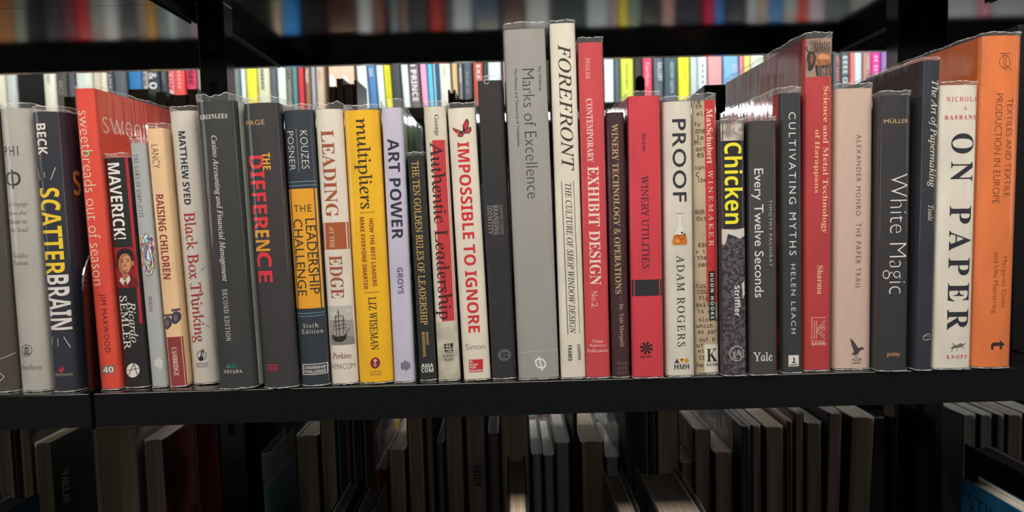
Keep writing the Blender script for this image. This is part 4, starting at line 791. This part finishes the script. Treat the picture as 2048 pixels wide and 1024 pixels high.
# ---- boxes and bookends between the rows, some black boxes only filling dark gaps
def box_file(label, x0, x1, y0, y1, z0, z1, mat, nm='file_or_filler_box'):
    t = thing(nm, label, 'box', ((x0+x1)/2, (y0+y1)/2, Z0+z0)); w, d, h = (x1-x0)/2, (y1-y0)/2, z1-z0
    th = .003
    bevel_box('front_panel', -w, w, -d, -d+th, 0, h, mat, t, .001, 1); bevel_box('back_panel', -w, w, d-th, d, 0, h*.7, mat, t, .001, 1)
    for sx in (-w, w-th):
        V = []; 
        for x in (sx, sx+th): V += [(x, -d+th, 0), (x, d-th, 0), (x, d-th, h*.7), (x, d*.4, h*.98), (x, -d+th, h)]
        mesh_obj('side_panel', V, [(0, 1, 2, 3, 4), (9, 8, 7, 6, 5)]+[(i, 5+i, 5+(i+1) % 5, (i+1) % 5) for i in range(5)], mat, t)
    bevel_box('bottom_panel', -w+th, w-th, -d+th, d-th, 0, th, mat, t, 0); return t
a, c = at(1409, 170, .285), at(1462, 170, .285)
box_file('black box file behind the typed-paper paperback', a.x, c.x, .285, .45, ZMID, a.z-Z0, black_matt())
a, c = at(483, 870, .285), at(548, 870, .285)
box_file('black filler box right of the slotted post under the shelf', a.x, c.x, .285, .47, ZLOW, ZLOW+.30, black_matt())  # added box, hides the lit red cover and keeps this stretch black
a, c = at(28, 150, YFAR), at(81, 150, YFAR)
box_file('black filler box in the gap left of the ivory book on the far rack', a.x+.002, c.x-.002, YFAR+.01, YFAR+.2, ZUP, ZUP+.29, black_matt())  # added box stands in for the dark of an empty gap
a, c = at(655, 150, YFAR), at(711, 150, YFAR)
pb = box_file('peach box file between sand and ice white books on the far rack', a.x+.001, c.x-.006, YFAR+.01, YFAR+.2, ZUP, ZUP+.29, paper((228, 192, 166)))
for x0, x1, y0, y1, tp in ((659, 671, 146, 176, .35), (686, 698, 151, 172, .3)):     # white labels on the peach box
    p, q = at(x0, y0, YFAR+.009), at(x1, y1, YFAR+.009); w = q.x-p.x
    V = [(p.x-pb.location.x+w*u, YFAR+.0095-pb.location.y+dy, q.z-pb.location.z+(p.z-q.z)*v) for dy in (0, .0004) for u, v in ((0, 0), (1, 0), (.9, .55), (tp, 1), (0, .75))]
    mesh_obj('paper_label', V, [(0, 1, 2, 3, 4), (9, 8, 7, 6, 5)]+[(i, 5+i, 5+(i+1) % 5, (i+1) % 5) for i in range(5)], ink((238, 236, 240)), pb)
def bookend(label, x0, x1, Y, z0, z1):
    t = thing('bookend', label, 'bookend', ((x0+x1)/2, Y, Z0+z0)); w = (x1-x0)/2; h = z1-z0; n = 14
    prof = [(-w, 0), (w, 0), (w, h-w)]+[(w*math.cos(math.pi*k/n), h-w+w*math.sin(math.pi*k/n)) for k in range(1, n)]+[(-w, h-w)]
    m = len(prof); V = [(x, 0, z) for x, z in prof]+[(x, .002, z) for x, z in prof]
    mesh_obj('upright_plate', V, [tuple(range(m)), tuple(range(2*m-1, m-1, -1))]+[(i, m+i, m+(i+1) % m, (i+1) % m) for i in range(m)], black_matt(), t)
    bevel_box('foot_plate', -w, w, .002, .09, 0, .0015, black_matt(), t, .0003, 1)
a, c = at(1271, 152, .30), at(1289, 152, .30)
bookend('black round-topped bookend behind the dark plum and pinkish red books', a.x, c.x, .30, ZMID, a.z-Z0)
a = at(2029, 420, .06)
bevel = thing('bookend', 'tall black block right of the thick orange hardcover', 'bookend', (a.x+.02, .06, Z0+ZMID))  # solid black block closing the right end of the row
bevel_box('upright_plate', -.02, .10, .0, .12, .0, .30, black_matt(), bevel, .002, 2); bevel_box('foot_plate', -.018, .098, -.03, 0, 0, .0015, black_matt(), bevel, .0003, 1)

# ---- rear row of the middle shelf: backs of books turned to the other aisle, dark against the light
GR = 'books turned away on the middle shelf'
DK = (136, 110, 92)
for x0, x1, y, lab, h in ((127, 150, 193, 'dark book back with torn film left of the red-orange paperback', .004), (256, 297, 178, 'broad brown book back above the red-orange front cover', .002), (311, 332, 184, 'narrow dark book back left of the dipping one', .004), (339, 372, 190, 'brown book back, third behind the red-orange paperback', .005), (374, 396, 178, 'high dark book back next to the slotted post', .006),
                          (657, 671, 173, 'lowest dark book back behind the off-white ship book', .003), (672, 686, 157, 'tallest dark book back before the peach box file', .003), (688, 706, 168, 'dark book back under the peach box file, right of the tallest', .003), (707, 714, 161, 'thin dark book back beside the leaning ice white book', .002),
                          (895, 911, 180, 'dark book back with a pointed top behind the ivory butterfly hardcover', .008), (913, 949, 192, 'dark book back with a hollow top edge left of black stencil paperback', .012)):
    a, c = at(x0, y, .37), at(x1, y, .37)
    t = plain_book(lab, GR, (a.x+c.x)/2, .37, Z0+ZMID, c.x-a.x-.001, a.z-Z0-ZMID, .076, 0, True, cols=(80, 66, 58), pg=DK, hollow=h if x0 < 300 or x0 > 800 else .001, th=.0022 if x0 > 800 else .0008)
# ---- lower shelf, rear row: fore-edges turned to the viewer
GL = 'books turned away on the lower shelf'
PB, PK, PO, PW = (196, 172, 140), (196, 164, 152), (176, 156, 122), (206, 200, 188)
LOWREAR = [  # x0, x1, top y of fore-edge (None = hidden above the lip), pages, cover, label, film, lean
(-22, 26, None, PK, (70, 50, 44), 'pinkish fore-edge at the left photo edge under the shelf', None, 0),
(28, 38, None, (60, 50, 42), (50, 44, 38), 'dark thin book between two pale fore-edges at far left', None, 0),
(40, 64, None, PB, (80, 70, 60), 'pale striped fore-edge left of the red-edged low book', None, 0),
(65, 104, 886, PO, [(110, 36, 30), (110, 36, 30), (12, 11, 11)], 'low book with red-brown board and black cover with grey letters', None, 0),
(185, 271, 858, PO, (150, 140, 128), 'thickest yellowish fore-edge under the divider plate', None, 0),
(285, 327, 880, PK, [(120, 30, 30), (100, 22, 22), mottled((60, 28, 20), (130, 84, 66), 18, name='face_photo')], 'low book with dark red left board and brown photo cover', None, 0),
(388, 438, None, (110, 20, 22), (110, 14, 18), 'deep red book left of the slotted post under the shelf', None, 0),
(590, 637, 872, PO, (46, 42, 38), 'grey-topped low book with dark boards right of crumpled film', None, 0),
(641, 674, None, PB, (50, 36, 34), 'olive-brown fore-edge right of the grey-topped low book', None, 0),
(676, 690, None, (40, 66, 92), (30, 60, 90), 'thin blue book on the lower shelf, left of a thin brown one', None, 0), (691, 701, None, (140, 96, 66), (110, 70, 44), 'thin brown book next to the thin blue one', None, 0), (704, 724, None, (70, 72, 78), (60, 62, 68), 'charcoal book back left of the bright gap', None, 0), (727, 750, None, (90, 60, 58), (80, 48, 46), 'maroon book back at the left side of the bright gap', None, 0),
(751, 774, 938, (120, 30, 30), (110, 26, 28), 'lowest maroon book in the bright gap, film standing above it', .045, 0),
(775, 812, 899, PB, (34, 30, 28), 'low book with lit brown top right of the bright gap', None, 0), (814, 850, None, PB, (40, 30, 28), 'tall brown fore-edge right of the lit brown top', None, 0), (853, 868, None, PK, (90, 50, 48), 'narrow maroon-pink fore-edge right of the tall brown one', None, 0),
(872, 888, 885, (150, 140, 130), (24, 24, 48), 'navy low book with small lit top', None, 0), (890, 928, None, PB, (60, 50, 44), 'olive fore-edge left of the stamped one', None, 0), (931, 973, None, PK, (30, 26, 24), 'pinkish fore-edge stamped with black capitals', None, 0),
(975, 998, 866, (150, 140, 130), (70, 64, 60), 'low grey-topped book right of the stamped fore-edge', None, 0), (1001, 1060, None, PB, (70, 68, 64), 'wide grey fore-edge with film edge on its right', None, 0),
(1062, 1085, 908, PW, (50, 32, 28), 'left one of two low books with brilliant white tops', .008, 0), (1086, 1109, 910, PW, (56, 34, 30), 'right one of two low books with brilliant white tops', .010, 0), (1110, 1140, 885, PW, (60, 34, 32), 'low maroon-backed book left of the black gap', .006, 0),
(1147, 1156, None, (60, 56, 46), (40, 38, 32), 'thin dark standing book in the black gap', None, 0), (1160, 1208, 884, PB, (70, 44, 36), 'low book with a fanned tan top', None, 0), (1210, 1238, 914, PW, (30, 28, 28), 'lowest black book with wrinkled film above', .04, 0),
(1251, 1298, None, (70, 68, 66), (70, 68, 66), 'charcoal book left of two thin plates, lower shelf', None, 0), (1300, 1312, None, (110, 96, 80), (60, 52, 44), 'thin brownish book right of the charcoal one', None, 0), (1314, 1359, None, PB, (60, 50, 46), 'wide brown fore-edge above the thick grey page block', None, 0),
(1361, 1385, 925, (190, 150, 136), (80, 44, 40), 'low book under two bright film patches', .05, 0), (1387, 1421, 858, PK, (60, 48, 44), 'grey flat-topped low book with brown fore-edge', None, 0), (1428, 1466, 905, PK, (30, 28, 28), 'low black book with bluish film arch above', .04, 0),
(1481, 1503, 852, (100, 92, 82), (60, 56, 50), 'dark fore-edge left of the pinkish one', None, 0), (1504, 1523, 851, PK, (90, 60, 58), 'pinkish fore-edge with squared top', None, 0), (1530, 1569, 854, PB, (50, 46, 42), 'round-hollowed fore-edge with shiny top', None, 0), (1573, 1586, 842, (130, 90, 50), (120, 80, 40), 'thin ochre book on the lower shelf', .006, 0), (1589, 1608, 827, PK, (80, 40, 40), 'narrow pinkish fore-edge right of the ochre book', None, 0), (1611, 1645, 846, PO, (40, 38, 36), 'dark-boarded fore-edge, second before the leaning one', None, 0), (1656, 1687, 827, PK, (50, 44, 44), 'upright brownish fore-edge left of the leaning one', None, 1.5), (1702, 1752, 836, PB, (60, 34, 30), 'leaning brown fore-edge at the black post', None, 2.5),
]
YR = .283
for x0, x1, y, pg, cv, lab, fl, ln in LOWREAR:
    yy = 900 if y is None else y
    a, c = at(x0, yy, YR), at(x1, yy, YR)
    Ht = .300 if y is None else a.z-Z0-ZLOW
    L = math.radians(ln); sh = math.tan(L)*(a.z-Z0-ZLOW)
    wd = c.x-a.x-.0008
    t = plain_book(lab, GL, (a.x+c.x)/2-sh, YR, Z0+ZLOW, wd, Ht, .165, L, True, cols=cv, pg=pg, film=fl, s=min(.003, wd*.15), th=min(.002, wd*.16), hollow=min(.008, wd*.22))
    if 'stamped' in lab and 'pinkish' in lab:
        z0, z1 = at(950, 975, YR).z-Z0-ZLOW, at(950, 932, YR).z-Z0-ZLOW
        vs, fs = glyphs('AUTRE', 'sansb'); xl, xr = at(948, 950, YR).x, at(962, 950, YR).x; cx = (a.x+c.x)/2
        mesh_obj('stamp', [(-(xl+(xr-xl)*(1-v)-cx), .165-.0105+.009, z0+(z1-z0)*u) for u, v in vs], fs, ink((26, 24, 24)), t)
    if 'grey letters' in lab:
        X = c.x-.0004+.0003; vs, fs = glyphs('VAILLAN', 'serif')
        p0, p1 = atx(125, 975, X), atx(139, 975, X); zt, zb = atx(132, 940, X).z, atx(132, 1008, X).z
        V = [(-(X-(a.x+c.x)/2), -(p0.y+(p1.y-p0.y)*v-(YR+.165)), zt+(zb-zt)*u-(Z0+ZLOW)) for u, v in vs]
        mesh_obj('title', V, fs, ink((170, 168, 166)), t)
# tops of turned books in the right bay
for k, (x0, x1) in enumerate(((1882, 1912), (1916, 1944), (1950, 1968), (1970, 2004), (2010, 2050))):
    a, c = at(x0+26, 822, .30), at(x1+26, 822, .30)
    plain_book(['pale grey', 'ash grey', 'thin grey', 'rosy grey', 'dark-edged grey'][k]+' book top under the shelf right of the post', GL, (a.x+c.x)/2, .2836, Z0+ZLOW, c.x-a.x-.001, a.z-Z0-ZLOW, .17, 0, True, cols=(40, 38, 38), pg=PK if k == 3 else PW, hollow=.003)

# ---- lower shelf, front row: tops of shorter books, spines towards the viewer below the photo
GF = 'front row books on the lower shelf'
FRONT = [  # x0, x1 of the back end, its y, depth of back end, cover, pages, label, film
(20, 79, 987, .20, [(30, 60, 90), (40, 50, 60), (24, 58, 92)], (176, 170, 160), 'dark blue book top at the lower left corner', None),
(-46, 2, 990, .19, (36, 34, 32), (150, 145, 138), 'dark book top left of the dark blue one', None),
(575, 592, 915, .21, [(60, 90, 100), (60, 90, 100), (64, 96, 108)], (170, 165, 155), 'teal covered book in crumpled clear film', .035),
(697, 727, 961, .20, (26, 24, 24), (196, 186, 166), 'left one of two page tops below the bright gap', None),
(735, 771, 974, .20, (30, 30, 34), (190, 180, 162), 'right one of two page tops below the bright gap', .004),
(1014, 1050, 914, .20, (40, 40, 42), (206, 184, 160), 'front book top below the wide grey fore-edge, curled film beside', .006),
(1205, 1240, 943, .20, (44, 42, 44), (196, 178, 158), 'front book top left of the thick page block', .006),
(1272, 1350, 940, .20, [(20, 44, 54), (20, 44, 54), (40, 40, 44)], (206, 184, 164), 'thickest page block on the lower shelf with dark teal cover', .006),
(1905, 1928, 955, .12, [(20, 76, 108), (20, 78, 110), (20, 76, 108)], (190, 180, 166), 'blue book at the lower right corner with dark lettering', None),
(1927, 1972, 888, .20, [(26, 24, 26), (30, 27, 30), (26, 24, 26)], (190, 170, 166), 'black covered book behind the blue one at the lower right', None),
]
for x0, x1, y, yb, cv, pg, lab, fl in FRONT:
    a, c = at(x0, y, yb), at(x1, y, yb); y0 = .12 if 'teal covered' in lab else (.012 if yb > .15 else .0)
    if 'blue book at the lower right' in lab:
        w = .02; cx = at(1923, y, yb).x+w/2
    elif 'black covered' in lab: w = c.x-a.x-.0008; cx = (a.x+c.x)/2+.001
    else: w = c.x-a.x-.0008; cx = (a.x+c.x)/2
    t = plain_book(lab, GF, cx, y0, Z0+ZLOW, w, a.z-Z0-ZLOW, yb-y0, 0, False, cols=cv, pg=pg, film=fl, s=.003, hollow=.004)
    if 'blue book at the lower right' in lab:
        X = cx-w/2-.0002
        for s, xa, xb, ya, yb_ in (('STILLIN', 1935, 2050, 986, 1012), ('CA', 1938, 1965, 1012, 1040)):
            p0, p1 = atx(xa, ya, X), atx(xb, ya, X); zt, zb = p0.z, atx(xa, yb_, X).z
            vs, fs = glyphs(s, 'sans'); mesh_obj('title', [(X-cx, p0.y+(p1.y-p0.y)*u-y0, zb+(zt-zb)*v-(Z0+ZLOW)) for u, v in vs], fs, ink((16, 40, 56)), t)
